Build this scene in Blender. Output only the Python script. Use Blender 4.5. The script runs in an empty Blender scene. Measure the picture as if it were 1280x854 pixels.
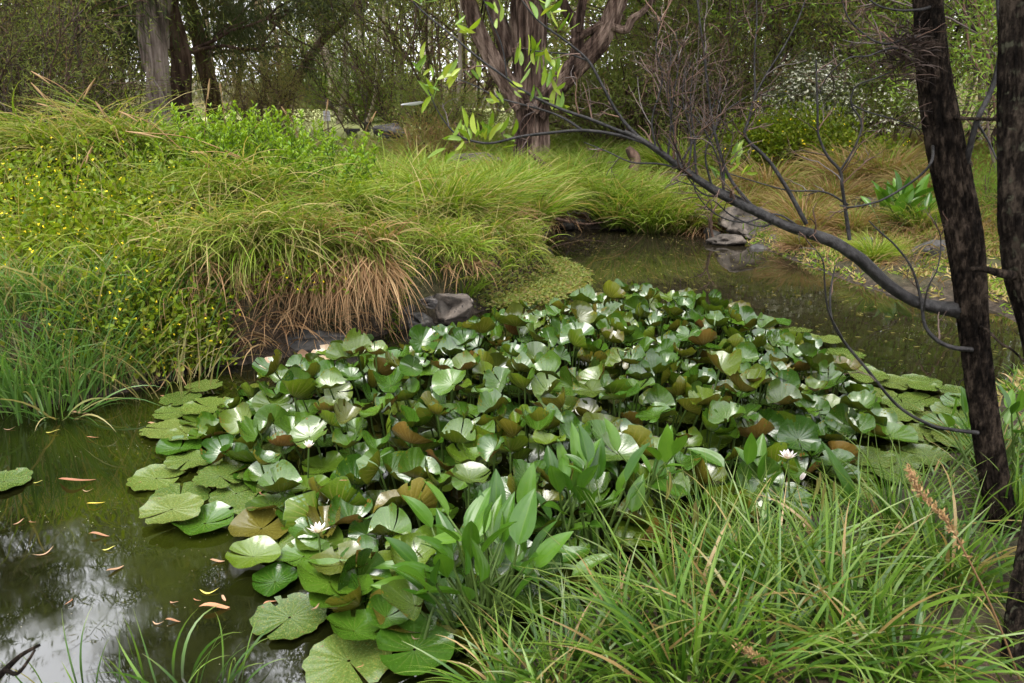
import bpy, math, random
import numpy as np
from mathutils import Matrix, Vector, Euler

# ------------------------------------------------------------------ camera, sky, light
SC = bpy.context.scene
COL = SC.collection
CAM_Z, PITCH, FPX = 1.70, 18.2, 995.6          # eye above the water, degrees down, focal length in photo pixels
R = math.radians
cam = bpy.data.cameras.new('camera'); cam.sensor_width = 36.0; cam.lens = 28.0
cam.clip_start = 0.05; cam.clip_end = 600
cam.dof.use_dof = True; cam.dof.focus_distance = 4.2; cam.dof.aperture_fstop = 7.1
camo = bpy.data.objects.new('camera', cam); COL.objects.link(camo)
camo.location = (0, 0, CAM_Z); camo.rotation_euler = (R(90 - PITCH), 0, 0)
SC.camera = camo

SUN_EL, SUN_ROT = 72.0, 215.0
W = bpy.data.worlds.new('World'); SC.world = W; W.use_nodes = True
wn, wl = W.node_tree.nodes, W.node_tree.links
bg = wn['Background']; bg.inputs['Strength'].default_value = 0.125
sky = wn.new('ShaderNodeTexSky'); sky.sky_type = 'NISHITA'; sky.sun_disc = False
sky.sun_elevation = R(SUN_EL); sky.sun_rotation = R(SUN_ROT); sky.air_density = 1.0; sky.dust_density = 4.0
mx = wn.new('ShaderNodeMix'); mx.data_type = 'RGBA'; mx.inputs[0].default_value = 0.82      # an even layer of cloud
cn = wn.new('ShaderNodeTexNoise'); cn.inputs['Scale'].default_value = 2.2; cn.inputs['Detail'].default_value = 5
cr = wn.new('ShaderNodeValToRGB')
cr.color_ramp.elements[0].position = .3; cr.color_ramp.elements[0].color = (6.0, 6.0, 6.25, 1)
cr.color_ramp.elements[1].position = .7; cr.color_ramp.elements[1].color = (9.2, 9.1, 9.2, 1)
wl.new(cn.outputs['Fac'], cr.inputs['Fac'])
wl.new(sky.outputs['Color'], mx.inputs[6]); wl.new(cr.outputs['Color'], mx.inputs[7])
wl.new(mx.outputs[2], bg.inputs['Color'])
sun = bpy.data.lights.new('sun', 'SUN'); sun.energy = 1.5; sun.angle = R(42); sun.color = (1, .96, .9)
suno = bpy.data.objects.new('sun', sun); COL.objects.link(suno)
suno.rotation_euler = (R(90 - SUN_EL), 0, R(180 - SUN_ROT))
SC.view_settings.view_transform = 'Standard'; SC.view_settings.look = 'None'
SC.view_settings.gamma = 1.0; SC.view_settings.exposure = 2.0
SC.cycles.use_denoising = True
SC.cycles.max_bounces = 6; SC.cycles.transparent_max_bounces = 4
SC.cycles.diffuse_bounces = 3; SC.cycles.glossy_bounces = 3; SC.cycles.transmission_bounces = 4
SC.cycles.sample_clamp_indirect = 4.0; SC.cycles.caustics_reflective = False; SC.cycles.caustics_refractive = False

rs = np.random.RandomState(7)
random.seed(7)
CP, SP = math.cos(R(PITCH)), math.sin(R(PITCH))

def ray(px, py):
    u = (px - 640) / FPX; v = (427 - py) / FPX
    return np.array([u, CP + v * SP, -SP + v * CP])
def at(px, py, Y):                      # the point that stands Y metres ahead
    d = ray(px, py); t = Y / d[1]
    return np.array([d[0] * t, Y, CAM_Z + d[2] * t])
def on(px, py, z=0.0):                  # the point at height z
    d = ray(px, py); t = (z - CAM_Z) / d[2]
    return np.array([d[0] * t, d[1] * t, z])
def X_at(px, Y):
    return (px - 640) / FPX * Y / (CP + .1 * SP)
def ss(a, b, x):
    t = np.clip((np.asarray(x, float) - a) / (b - a), 0, 1); return t * t * (3 - 2 * t)

# ------------------------------------------------------------------ value noise
def _h(ix, iy, iz):
    n = (ix * 374761393 + iy * 668265263 + iz * 2147483647) & 0xffffffff
    n = ((n ^ (n >> 13)) * 1274126177) & 0xffffffff
    return ((n ^ (n >> 16)) & 0xffff) / 65535.0
def vnoise(P):
    P = np.asarray(P, float); I = np.floor(P).astype(np.int64); f = P - I; f = f * f * (3 - 2 * f)
    out = 0
    for dx in (0, 1):
        for dy in (0, 1):
            for dz in (0, 1):
                w = (f[..., 0] if dx else 1 - f[..., 0]) * (f[..., 1] if dy else 1 - f[..., 1]) * (f[..., 2] if dz else 1 - f[..., 2])
                out = out + w * _h(I[..., 0] + dx, I[..., 1] + dy, I[..., 2] + dz)
    return out * 2 - 1
def fbm(P, oct=4):
    P = np.asarray(P, float); a, s, o = 1, 0, 0
    for k in range(oct):
        o = o + a * vnoise(P * 2 ** k + 17.3 * k); s += a; a *= .5
    return o / s

# ------------------------------------------------------------------ mesh building
class Geo:
    def __init__(s): s.V = []; s.T = []; s.Q = []; s.TR = []; s.QM = []; s.TM = []; s.n = 0
    def add(s, V, quads=None, tris=None, tint=None, mat=0):
        V = np.asarray(V, float).reshape(-1, 3); m = len(V)
        if tint is None: tint = (.5, .5, 0)
        t = np.asarray(tint, float)
        if t.ndim == 1: t = np.tile(t, (m, 1))
        s.V.append(V); s.T.append(t)
        if quads is not None and len(quads):
            q = np.asarray(quads, np.int64).reshape(-1, 4); s.Q.append(q + s.n); s.QM.append(np.full(len(q), mat))
        if tris is not None and len(tris):
            q = np.asarray(tris, np.int64).reshape(-1, 3); s.TR.append(q + s.n); s.TM.append(np.full(len(q), mat))
        s.n += m
    def mesh(s, name, mats, origin=(0, 0, 0), smooth=True):
        V = np.concatenate(s.V) - np.asarray(origin, float); T = np.concatenate(s.T)
        Q = np.concatenate(s.Q) if s.Q else np.zeros((0, 4), np.int64)
        Tr = np.concatenate(s.TR) if s.TR else np.zeros((0, 3), np.int64)
        me = bpy.data.meshes.new(name)
        me.vertices.add(len(V)); me.vertices.foreach_set('co', V.astype(np.float32).ravel())
        nl = Q.size + Tr.size
        me.loops.add(nl); me.loops.foreach_set('vertex_index', np.concatenate([Q.ravel(), Tr.ravel()]).astype(np.int32))
        me.polygons.add(len(Q) + len(Tr))
        st = np.concatenate([np.arange(len(Q)) * 4, Q.size + np.arange(len(Tr)) * 3]).astype(np.int32)
        me.polygons.foreach_set('loop_start', st)
        mi = np.concatenate(s.QM + s.TM).astype(np.int32)
        me.polygons.foreach_set('material_index', mi)
        me.polygons.foreach_set('use_smooth', np.full(len(st), smooth))
        a = me.attributes.new('tint', 'FLOAT_COLOR', 'POINT')
        a.data.foreach_set('color', np.concatenate([T, np.ones((len(T), 1))], 1).astype(np.float32).ravel())
        for m in (mats if isinstance(mats, (list, tuple)) else [mats]): me.materials.append(m)
        me.update(calc_edges=True)
        return me
    def build(s, name, mats, parent=None, origin=(0, 0, 0), smooth=True):
        return link(name, s.mesh(name, mats, origin, smooth), parent)

def link(name, me, parent=None, loc=None):
    o = bpy.data.objects.new(name, me); COL.objects.link(o)
    if parent: o.parent = parent
    if loc is not None: o.location = loc
    return o
def tag(o, label=None, cat=None, group=None, kind=None):
    if label: o['label'] = label
    if cat: o['category'] = cat
    if group: o['group'] = group
    if kind: o['kind'] = kind
    return o
def thing(name, label, cat, loc, group=None):
    o = bpy.data.objects.new(name, None); COL.objects.link(o); o.location = loc; o.empty_display_size = .1
    return tag(o, label, cat, group)

def smooth_path(pts, per=5):
    p = np.asarray(pts, float)
    if len(p) < 3: return p
    e = np.vstack([2 * p[0] - p[1], p, 2 * p[-1] - p[-2]]); out = []
    for i in range(1, len(e) - 2):
        a, b, c, d = e[i - 1:i + 3]
        for t in np.arange(per) / per:
            out.append(.5 * (2 * b + (c - a) * t + (2 * a - 5 * b + 4 * c - d) * t * t + (3 * b - 3 * c + d - a) * t ** 3))
    out.append(p[-1]); return np.array(out)
def tube(g, pts, rad, n=6, tint=(.5, .5, 0), mat=0, rough=0, rscale=(9, 3), cap=False, ridge=0, rfreq=(14, 2.2)):
    p = np.asarray(pts, float); m = len(p); rad = np.broadcast_to(np.asarray(rad, float), (m,))
    T = np.gradient(p, axis=0); T /= np.linalg.norm(T, axis=1)[:, None] + 1e-9
    u = np.cross(T[0], (0.31, .17, .93)); 
    if np.linalg.norm(u) < .2: u = np.cross(T[0], (1, 0, 0))
    U = []
    for i in range(m):
        u = u - T[i] * (u @ T[i]); u = u / (np.linalg.norm(u) + 1e-9); U.append(u)
    U = np.array(U); B = np.cross(T, U)
    a = np.arange(n) / n * 2 * math.pi
    rr = np.repeat(rad[:, None], n, 1)
    L = np.concatenate([[0], np.cumsum(np.linalg.norm(np.diff(p, axis=0), axis=1))])
    if rough:
        q = np.stack([np.cos(a)[None] * rscale[0] * np.ones((m, 1)), np.sin(a)[None] * rscale[0] * np.ones((m, 1)), L[:, None] * rscale[1] * np.ones((1, n))], -1)
        rr = rr * (1 + rough * fbm(q, 3) + rough * .6 * vnoise(q * .25 + 9))
    if ridge:
        q = np.stack([np.cos(a)[None] * rfreq[0] / 3 * np.ones((m, 1)), np.sin(a)[None] * rfreq[0] / 3 * np.ones((m, 1)), L[:, None] * rfreq[1] * np.ones((1, n))], -1)
        rr = rr * (1 + ridge * (.45 - 1.6 * np.exp(-(fbm(q, 3) / .16) ** 2)))
    V = p[:, None] + rr[..., None] * (np.cos(a)[None, :, None] * U[:, None] + np.sin(a)[None, :, None] * B[:, None])
    i = np.arange(m - 1)[:, None] * n; j = np.arange(n)[None]; k = (j + 1) % n
    Q = np.stack([i + j, i + k, i + n + k, i + n + j], -1).reshape(-1, 4)
    tt = np.asarray(tint, float)
    tn = np.stack([np.full(m, tt[0]), L / max(L[-1], 1e-6), np.full(m, tt[2])], 1)
    g.add(V, Q, None, np.repeat(tn, n, 0), mat)
    if cap:
        for idx in (0, m - 1):
            c = p[idx]; ring = V[idx]
            g.add(np.vstack([ring, c[None]]), None, [[j, (j + 1) % n, n] if idx else [(j + 1) % n, j, n] for j in range(n)], tt, mat)
def blades(g, P, az, th0, bend, L, Wd, segs=5, r=None, b=0.0, pw=1.4, wob=.4, floor=None, mat=0, tw=.7):
    n = len(P); S = np.linspace(0, 1, segs + 1)
    one = np.ones(n)
    az, th0, bend, L, Wd, b = [np.asarray(x, float) * one for x in (az, th0, bend, L, Wd, b)]
    if r is None: r = rs.rand(n)
    th = th0[:, None] + bend[:, None] * S[None] ** pw
    a = az[:, None] + (rs.randn(n) * wob)[:, None] * S[None]
    tm = (th[:, 1:] + th[:, :-1]) / 2; am = (a[:, 1:] + a[:, :-1]) / 2; dl = (L / segs)[:, None]
    z0 = np.zeros((n, 1))
    cx = np.concatenate([z0, np.cumsum(np.sin(tm) * np.cos(am) * dl, 1)], 1)
    cy = np.concatenate([z0, np.cumsum(np.sin(tm) * np.sin(am) * dl, 1)], 1)
    cz = np.concatenate([z0, np.cumsum(np.cos(tm) * dl, 1)], 1)
    C = np.stack([cx, cy, cz], -1) + np.asarray(P)[:, None]
    if floor is not None: C[..., 2] = np.maximum(C[..., 2], floor)
    side = np.stack([-np.sin(a), np.cos(a), 0 * a], -1)
    nr = np.stack([np.cos(th) * np.cos(a), np.cos(th) * np.sin(a), -np.sin(th)], -1)
    t = (rs.randn(n) * tw)[:, None] + (rs.randn(n) * tw)[:, None] * S[None]
    sd = side * np.cos(t)[..., None] + nr * np.sin(t)[..., None]
    w = (1 - S ** 2.2) * (.65 + .35 * np.minimum(1, S * 4)); w[-1] = .04
    off = sd * (w[None] * Wd[:, None] * .5)[..., None]
    V = np.stack([C - off, C + off], 2).reshape(-1, 3)
    k = 2 * (segs + 1)
    q = np.array([[2 * i, 2 * i + 1, 2 * i + 3, 2 * i + 2] for i in range(segs)])
    Q = (np.arange(n)[:, None, None] * k + q[None]).reshape(-1, 4)
    tn = np.stack([np.repeat(r, k), np.tile(np.repeat(S, 2), n), np.repeat(b, k)], 1)
    g.add(V, Q, None, tn, mat)
def norm(v): return v / (np.linalg.norm(v, axis=-1, keepdims=True) + 1e-9)
def leaves(g, P, D, L, Wd, r=None, b=0.0, N=None, fold=.25, mat=0, simple=False):
    P = np.asarray(P, float); n = len(P); D = norm(np.asarray(D, float)); one = np.ones(n)
    L, Wd, b = [np.asarray(x, float) * one for x in (L, Wd, b)]
    if r is None: r = rs.rand(n)
    if N is None: N = rs.randn(n, 3)
    S = norm(np.cross(D, N)); Nn = np.cross(S, D)
    Lc, Wc = L[:, None], Wd[:, None]
    if simple:
        V = np.stack([P, P + D * Lc * .45 + S * Wc * .5, P + D * Lc, P + D * Lc * .45 - S * Wc * .5], 1)
        Q = np.arange(n)[:, None] * 4 + np.arange(4)[None]; k = 4; sv = [0, .45, 1, .45]
    else:
        up = Nn * Wc * fold
        V = np.stack([P, P + D * Lc * .3 + S * Wc * .48 + up, P + D * Lc * .68 + S * Wc * .38 + up * .8, P + D * Lc - Nn * Lc * .06,
                      P + D * Lc * .68 - S * Wc * .38 + up * .8, P + D * Lc * .3 - S * Wc * .48 + up], 1)
        Q = (np.arange(n)[:, None, None] * 6 + np.array([[0, 1, 2, 3], [0, 3, 4, 5]])[None]).reshape(-1, 4); k = 6; sv = [0, .3, .68, 1, .68, .3]
    tn = np.stack([np.repeat(r, k), np.tile(sv, n), np.repeat(b, k)], 1)
    g.add(V.reshape(-1, 3), Q, None, tn, mat)
def twig(g, p, d, L, r, depth, n=4, droop=0.0, wig=.35, tint=(.5, .5, 0), tips=None, kids=(2, 4), mat=0, spread=.9):
    m = 6; pts = [np.array(p, float)]; d = norm(np.array(d, float))
    for i in range(m):
        d = norm(d + rs.randn(3) * wig * .5 + np.array([0, 0, -droop])); pts.append(pts[-1] + d * L / m)
    pts = np.array(pts)
    tube(g, pts, np.linspace(r, r * .4, m + 1), n, (rs.rand(), 0, tint[2]), mat)
    if tips is not None: tips.append((pts[-1], d)); tips.append((pts[-3], d))
    if depth > 0:
        for k in range(rs.randint(kids[0], kids[1] + 1)):
            i = rs.randint(1, m); dd = norm(pts[i + 1] - pts[i] if i < m else d)
            sd = norm(np.cross(dd, rs.randn(3)))
            twig(g, pts[i], dd + sd * spread * (.5 + rs.rand()), L * (.4 + .35 * rs.rand()), r * .6, depth - 1, max(3, n - 1), droop, wig, tint, tips, kids, mat, spread)

# ------------------------------------------------------------------ materials
def new_mat(name):
    m = bpy.data.materials.new(name); m.use_nodes = True
    nt = m.node_tree; return m, nt.nodes, nt.links, nt.nodes['Principled BSDF'], nt.nodes['Material Output']
def ramp(N, cols, pos=None):
    c = N.new('ShaderNodeValToRGB'); e = c.color_ramp.elements
    while len(e) < len(cols): e.new(.5)
    for i, k in enumerate(cols):
        e[i].position = pos[i] if pos else i / (len(cols) - 1); e[i].color = (*k, 1)
    return c
def mixc(N, Lk, fac, a, b, bt='MIX'):
    m = N.new('ShaderNodeMix'); m.data_type = 'RGBA'; m.blend_type = bt
    for s, v in ((0, fac), (6, a), (7, b)):
        if hasattr(v, 'links') or hasattr(v, 'is_linked'): Lk.new(v, m.inputs[s])
        else: m.inputs[s].default_value = v if s == 0 else (*v, 1)
    return m.outputs[2]
def noise(N, Lk, scale, detail=4, coord='Object', stretch=None, rough=.55):
    tc = N.new('ShaderNodeTexCoord'); t = N.new('ShaderNodeTexNoise')
    t.inputs['Scale'].default_value = scale; t.inputs['Detail'].default_value = detail; t.inputs['Roughness'].default_value = rough
    src = tc.outputs[coord]
    if stretch:
        mp = N.new('ShaderNodeMapping'); mp.inputs['Scale'].default_value = stretch; Lk.new(src, mp.inputs['Vector']); src = mp.outputs['Vector']
    Lk.new(src, t.inputs['Vector']); return t
def tint_of(N, Lk):
    a = N.new('ShaderNodeAttribute'); a.attribute_name = 'tint'; s = N.new('ShaderNodeSeparateColor')
    Lk.new(a.outputs['Color'], s.inputs['Color']); return s.outputs
def leafy(name, cols, dead=(.30, .20, .09), tip=None, trans=.35, rough=.5, spec=.35, tcol=1.35, root=None, veins=0):
    m, N, Lk, P, out = new_mat(name)
    t = tint_of(N, Lk)
    rp = ramp(N, cols); c = rp.outputs['Color']
    if veins:                                            # tint.r runs across the blade here
        ov = N.new('ShaderNodeObjectInfo'); nv = noise(N, Lk, 9, 4); av = N.new('ShaderNodeMath'); av.operation = 'MULTIPLY_ADD'; av.inputs[1].default_value = .45
        Lk.new(nv.outputs['Fac'], av.inputs[0]); mv = N.new('ShaderNodeMath'); mv.operation = 'MULTIPLY'; mv.inputs[1].default_value = .75; Lk.new(ov.outputs['Random'], mv.inputs[0]); Lk.new(mv.outputs[0], av.inputs[2]); Lk.new(av.outputs[0], rp.inputs['Fac'])
        wv = N.new('ShaderNodeMath'); wv.operation = 'MULTIPLY'; wv.inputs[1].default_value = veins * 6.283; Lk.new(t[0], wv.inputs[0]); cv = N.new('ShaderNodeMath'); cv.operation = 'COSINE'; Lk.new(wv.outputs[0], cv.inputs[0])
        bv = N.new('ShaderNodeBump'); bv.inputs['Strength'].default_value = .07; bv.inputs['Distance'].default_value = .003; Lk.new(cv.outputs[0], bv.inputs['Height']); Lk.new(bv.outputs[0], P.inputs['Normal'])
        mid = ramp(N, [(0, 0, 0), (1, 1, 1), (0, 0, 0)], [.46, .5, .54]); Lk.new(t[0], mid.inputs['Fac']); c = mixc(N, Lk, mid.outputs['Color'], c, tuple(min(1, q * .95) for q in cols[-1]))
        n9 = noise(N, Lk, 22, 5); q9 = ramp(N, [(0, 0, 0), (1, 1, 1)], [.70, .76]); Lk.new(n9.outputs['Fac'], q9.inputs['Fac']); c = mixc(N, Lk, q9.outputs['Color'], c, (.16, .12, .03))
    else: Lk.new(t[0], rp.inputs['Fac'])
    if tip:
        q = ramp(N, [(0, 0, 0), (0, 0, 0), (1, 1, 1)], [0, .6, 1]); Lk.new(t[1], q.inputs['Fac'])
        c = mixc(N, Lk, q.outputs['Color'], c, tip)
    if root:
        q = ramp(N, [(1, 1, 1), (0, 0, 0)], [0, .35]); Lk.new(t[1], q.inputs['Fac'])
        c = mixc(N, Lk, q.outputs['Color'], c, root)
    c = mixc(N, Lk, t[2], c, dead)
    oi = N.new('ShaderNodeObjectInfo'); hs = N.new('ShaderNodeHueSaturation')
    mr = N.new('ShaderNodeMapRange'); mr.inputs['To Min'].default_value = .82; mr.inputs['To Max'].default_value = 1.15
    Lk.new(oi.outputs['Random'], mr.inputs['Value']); Lk.new(mr.outputs['Result'], hs.inputs['Value']); Lk.new(c, hs.inputs['Color']); c = hs.outputs['Color']
    Lk.new(c, P.inputs['Base Color']); P.inputs['Roughness'].default_value = rough; P.inputs['Specular IOR Level'].default_value = spec
    if trans:
        tr = N.new('ShaderNodeBsdfTranslucent'); ms = N.new('ShaderNodeMixShader'); ms.inputs['Fac'].default_value = trans
        tc = mixc(N, Lk, 1.0, c, (tcol, tcol * .95, tcol * .5), 'MULTIPLY')
        Lk.new(tc, tr.inputs['Color']); Lk.new(P.outputs[0], ms.inputs[1]); Lk.new(tr.outputs[0], ms.inputs[2]); Lk.new(ms.outputs[0], out.inputs['Surface'])
    return m
def barky(name, cols, scale=14, stretch=(1, 1, .16), bump=.6, dist=.012, rough=.85, spec=.25, lichen=None):
    m, N, Lk, P, out = new_mat(name)
    n1 = noise(N, Lk, scale, 6, stretch=stretch, rough=.65); n2 = noise(N, Lk, scale * .22, 3, stretch=(1, 1, .6))
    ad = N.new('ShaderNodeMath'); ad.operation = 'MULTIPLY_ADD'; ad.inputs[1].default_value = .6
    Lk.new(n1.outputs['Fac'], ad.inputs[0])
    sc = N.new('ShaderNodeMath'); sc.operation = 'MULTIPLY'; sc.inputs[1].default_value = .4
    Lk.new(n2.outputs['Fac'], sc.inputs[0]); Lk.new(sc.outputs[0], ad.inputs[2])
    rp = ramp(N, cols, [.41 + .18 * i / (len(cols) - 1) for i in range(len(cols))]); Lk.new(ad.outputs[0], rp.inputs['Fac'])
    c = rp.outputs['Color']
    if lichen:
        n3 = noise(N, Lk, 30, 3); q = ramp(N, [(0, 0, 0), (1, 1, 1)], [.6, .68]); Lk.new(n3.outputs['Fac'], q.inputs['Fac'])
        c = mixc(N, Lk, q.outputs['Color'], c, lichen)
    Lk.new(c, P.inputs['Base Color']); P.inputs['Roughness'].default_value = rough; P.inputs['Specular IOR Level'].default_value = spec
    b = N.new('ShaderNodeBump'); b.inputs['Strength'].default_value = bump; b.inputs['Distance'].default_value = dist
    Lk.new(n1.outputs['Fac'], b.inputs['Height']); Lk.new(b.outputs[0], P.inputs['Normal'])
    return m
def plain(name, col, rough=.6, spec=.3, var=.25, scale=20):
    m, N, Lk, P, out = new_mat(name)
    n = noise(N, Lk, scale, 4); rp = ramp(N, [tuple(x * (1 - var) for x in col), tuple(min(1, x * (1 + var)) for x in col)], [.3, .7])
    Lk.new(n.outputs['Fac'], rp.inputs['Fac']); Lk.new(rp.outputs['Color'], P.inputs['Base Color'])
    P.inputs['Roughness'].default_value = rough; P.inputs['Specular IOR Level'].default_value = spec
    return m

M = {}
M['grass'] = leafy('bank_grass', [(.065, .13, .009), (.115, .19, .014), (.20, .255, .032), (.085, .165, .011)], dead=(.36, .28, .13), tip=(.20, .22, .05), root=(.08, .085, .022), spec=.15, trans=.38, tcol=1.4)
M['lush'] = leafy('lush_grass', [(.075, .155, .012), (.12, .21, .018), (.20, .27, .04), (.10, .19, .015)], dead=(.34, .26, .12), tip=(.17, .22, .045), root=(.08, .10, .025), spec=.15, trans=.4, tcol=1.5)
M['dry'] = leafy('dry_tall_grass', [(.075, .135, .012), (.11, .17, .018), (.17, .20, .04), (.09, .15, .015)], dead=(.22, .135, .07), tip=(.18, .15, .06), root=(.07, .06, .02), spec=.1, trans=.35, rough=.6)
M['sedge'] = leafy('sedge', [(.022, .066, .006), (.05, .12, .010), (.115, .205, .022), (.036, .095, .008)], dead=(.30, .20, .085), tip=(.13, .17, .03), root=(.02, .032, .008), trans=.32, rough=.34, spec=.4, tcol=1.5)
M['reed'] = leafy('reed', [(.045, .11, .018), (.08, .165, .03), (.11, .20, .05)], dead=(.3, .24, .11), trans=.35, rough=.4, spec=.4)
M['straw'] = leafy('dead_grass', [(.17, .09, .045), (.26, .155, .075), (.36, .25, .13), (.22, .12, .06)], tip=(.30, .19, .10), trans=.25, rough=.75, spec=.15, tcol=1.1)
M['creeper'] = leafy('creeper_leaf', [(.06, .115, .007), (.125, .19, .010), (.21, .26, .016)], dead=(.18, .16, .04), trans=.42, rough=.45, spec=.25, tcol=1.5)
M['bright'] = leafy('shrub_leaf', [(.065, .14, .008), (.11, .21, .012), (.19, .29, .02)], trans=.4, rough=.42, spec=.25, tcol=1.35)
M['yellow'] = plain('yellow_petal', (.72, .55, .02), .6, .2, .15)
M['wattle'] = leafy('wattle_foliage', [(.10, .135, .035), (.15, .19, .05), (.22, .25, .075)], dead=(.24, .16, .085), trans=0.48, rough=0.65, spec=0.1, tcol=1.45)
M['casu'] = leafy('casuarina_foliage', [(.036, .05, .024), (.06, .077, .034), (.085, .10, .048)], dead=(.12, .09, .05), trans=0.35, rough=0.65, spec=0.1, tcol=1.45)
M['euc'] = leafy('eucalypt_foliage', [(.10, .125, .07), (.15, .18, .105), (.22, .245, .145)], dead=(.20, .15, .10), trans=0.42, rough=0.55, spec=0.2, tcol=1.45)
M['olive'] = leafy('olive_foliage', [(.12, .12, .04), (.17, .165, .055), (.23, .21, .085)], dead=(.22, .14, .08), trans=0.45, rough=0.7, spec=0.05, tcol=1.45)
M['green'] = leafy('green_foliage', [(.08, .15, .022), (.125, .21, .032), (.19, .28, .05)], dead=(.2, .15, .07), trans=0.48, rough=0.65, spec=0.1, tcol=1.45)
M['wood'] = leafy('haze_paled_foliage', [(.12, .14, .075), (.18, .20, .11), (.25, .265, .15), (.24, .20, .14)], dead=(.28, .22, .16), trans=0.48, rough=0.65, spec=0.1, tcol=1.45)  # pale tones put distance haze into the foliage colour
M['cream'] = plain('cream_flower', (.62, .62, .48), .7, .2, .12)
M['acacia'] = leafy('acacia_leaf', [(.07, .15, .010), (.12, .21, .015), (.19, .28, .02), (.27, .33, .04)], trans=.36, rough=.36, spec=.4, tcol=1.4)
M['arum'] = leafy('broad_leaf', [(.022, .075, .005), (.034, .10, .007), (.05, .125, .009), (.075, .155, .014)], trans=.3, rough=.3, spec=.5, tcol=1.4, veins=5)
M['stalk'] = plain('stalk', (.05, .085, .016), .5, .2)
M['bark_dark'] = barky('dark_bark', [(.003, .0022, .0016), (.013, .0095, .007), (.046, .034, .025)], 60, (1, 1, .4), 1.0, .03, .95, .06)
M['bark_lichen'] = barky('lichen_bark', [(.003, .0022, .0016), (.012, .009, .0068), (.04, .031, .023)], 60, (1, 1, .4), 1.0, .03, .95, .06, lichen=(.045, .045, .03))
M['branch'] = barky('branch_bark', [(.004, .0036, .0034), (.0105, .0093, .0088), (.026, .024, .0235)], 50, (1, 1, .6), .8, .01, .5, .3)
M['twig'] = leafy('dead_twig', [(.02, .015, .013), (.06, .038, .028), (.12, .07, .048), (.10, .09, .088)], trans=0, rough=.75, spec=.2)
M['bark_big'] = barky('stringy_bark', [(.022, .014, .011), (.11, .072, .056), (.27, .195, .155)], 13, (1, 1, .09), 1.0, .1, .9, .1)
M['bark_grey'] = barky('grey_bark', [(.07, .054, .045), (.21, .165, .14), (.36, .30, .26)], 11, (1, 1, .1), 1.0, .06, .9, .1)
M['bark_brown'] = barky('brown_bark', [(.03, .02, .015), (.08, .05, .036), (.15, .10, .075)], 9, (1, 1, .15), .8, .03, .9, .15)
M['bark_pale'] = barky('pale_bark', [(.18, .14, .11), (.32, .27, .22), (.45, .40, .34)], 5, (1, 1, .3), .3, .01, .8, .2)
M['white'] = plain('white_board', (.78, .77, .80), .5, .3, .04)
M['iron'] = plain('dark_board', (.03, .028, .026), .6, .3)
M['soil'] = plain('dirt', (.20, .12, .075), .95, .1, .3, 14)

def rock_mat(name, cols, wet=.8):
    m, N, Lk, P, out = new_mat(name)
    n1 = noise(N, Lk, 6, 8, rough=.65); rp = ramp(N, cols, [.38 + .24 * i / (len(cols) - 1) for i in range(len(cols))]); Lk.new(n1.outputs['Fac'], rp.inputs['Fac'])
    n2 = noise(N, Lk, 26, 5); q = ramp(N, [(0, 0, 0), (1, 1, 1)], [.55, .66]); Lk.new(n2.outputs['Fac'], q.inputs['Fac'])
    Lk.new(mixc(N, Lk, q.outputs['Color'], rp.outputs['Color'], tuple(x * .55 for x in cols[0])), P.inputs['Base Color'])
    P.inputs['Roughness'].default_value = wet
    b = N.new('ShaderNodeBump'); b.inputs['Strength'].default_value = .7; b.inputs['Distance'].default_value = .03
    Lk.new(n1.outputs['Fac'], b.inputs['Height']); Lk.new(b.outputs[0], P.inputs['Normal']); return m
M['rock'] = rock_mat('grey_rock', [(.018, .0165, .015), (.05, .046, .042), (.11, .10, .094)])
M['rock_brown'] = rock_mat('brown_rock', [(.02, .016, .012), (.055, .044, .035), (.12, .098, .08)])
M['rock_dark'] = rock_mat('wet_rock', [(.008, .007, .006), (.018, .016, .013), (.045, .04, .033)], .6)

def ground_mat():
    m, N, Lk, P, out = new_mat('ground_soil')
    n1 = noise(N, Lk, 1.1, 6); n2 = noise(N, Lk, 22, 6, rough=.7)
    a = ramp(N, [(.018, .013, .009), (.055, .038, .024), (.13, .09, .058)], [.3, .5, .72]); Lk.new(n2.outputs['Fac'], a.inputs['Fac'])
    b = ramp(N, [(.022, .028, .010), (.06, .068, .024)], [.3, .7]); Lk.new(n2.outputs['Fac'], b.inputs['Fac'])
    q = ramp(N, [(0, 0, 0), (1, 1, 1)], [.47, .62]); Lk.new(n1.outputs['Fac'], q.inputs['Fac'])
    c = mixc(N, Lk, q.outputs['Color'], a.outputs['Color'], b.outputs['Color'])
    tc = N.new('ShaderNodeTexCoord'); sp = N.new('ShaderNodeSeparateXYZ'); Lk.new(tc.outputs['Object'], sp.inputs[0])
    w = N.new('ShaderNodeMapRange'); w.inputs['From Min'].default_value = .02; w.inputs['From Max'].default_value = .16; w.inputs['To Min'].default_value = 1; w.inputs['To Max'].default_value = 0
    Lk.new(sp.outputs['Z'], w.inputs['Value'])
    mud = ramp(N, [(.012, .010, .007), (.034, .026, .019), (.08, .063, .048)], [.3, .5, .7]); Lk.new(n2.outputs['Fac'], mud.inputs['Fac'])
    c = mixc(N, Lk, w.outputs['Result'], c, mud.outputs['Color'])
    Lk.new(c, P.inputs['Base Color']); P.inputs['Roughness'].default_value = .85; P.inputs['Specular IOR Level'].default_value = .2
    bp = N.new('ShaderNodeBump'); bp.inputs['Strength'].default_value = .8; bp.inputs['Distance'].default_value = .04
    Lk.new(n2.outputs['Fac'], bp.inputs['Height']); Lk.new(bp.outputs[0], P.inputs['Normal']); return m
M['ground'] = ground_mat()

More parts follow.
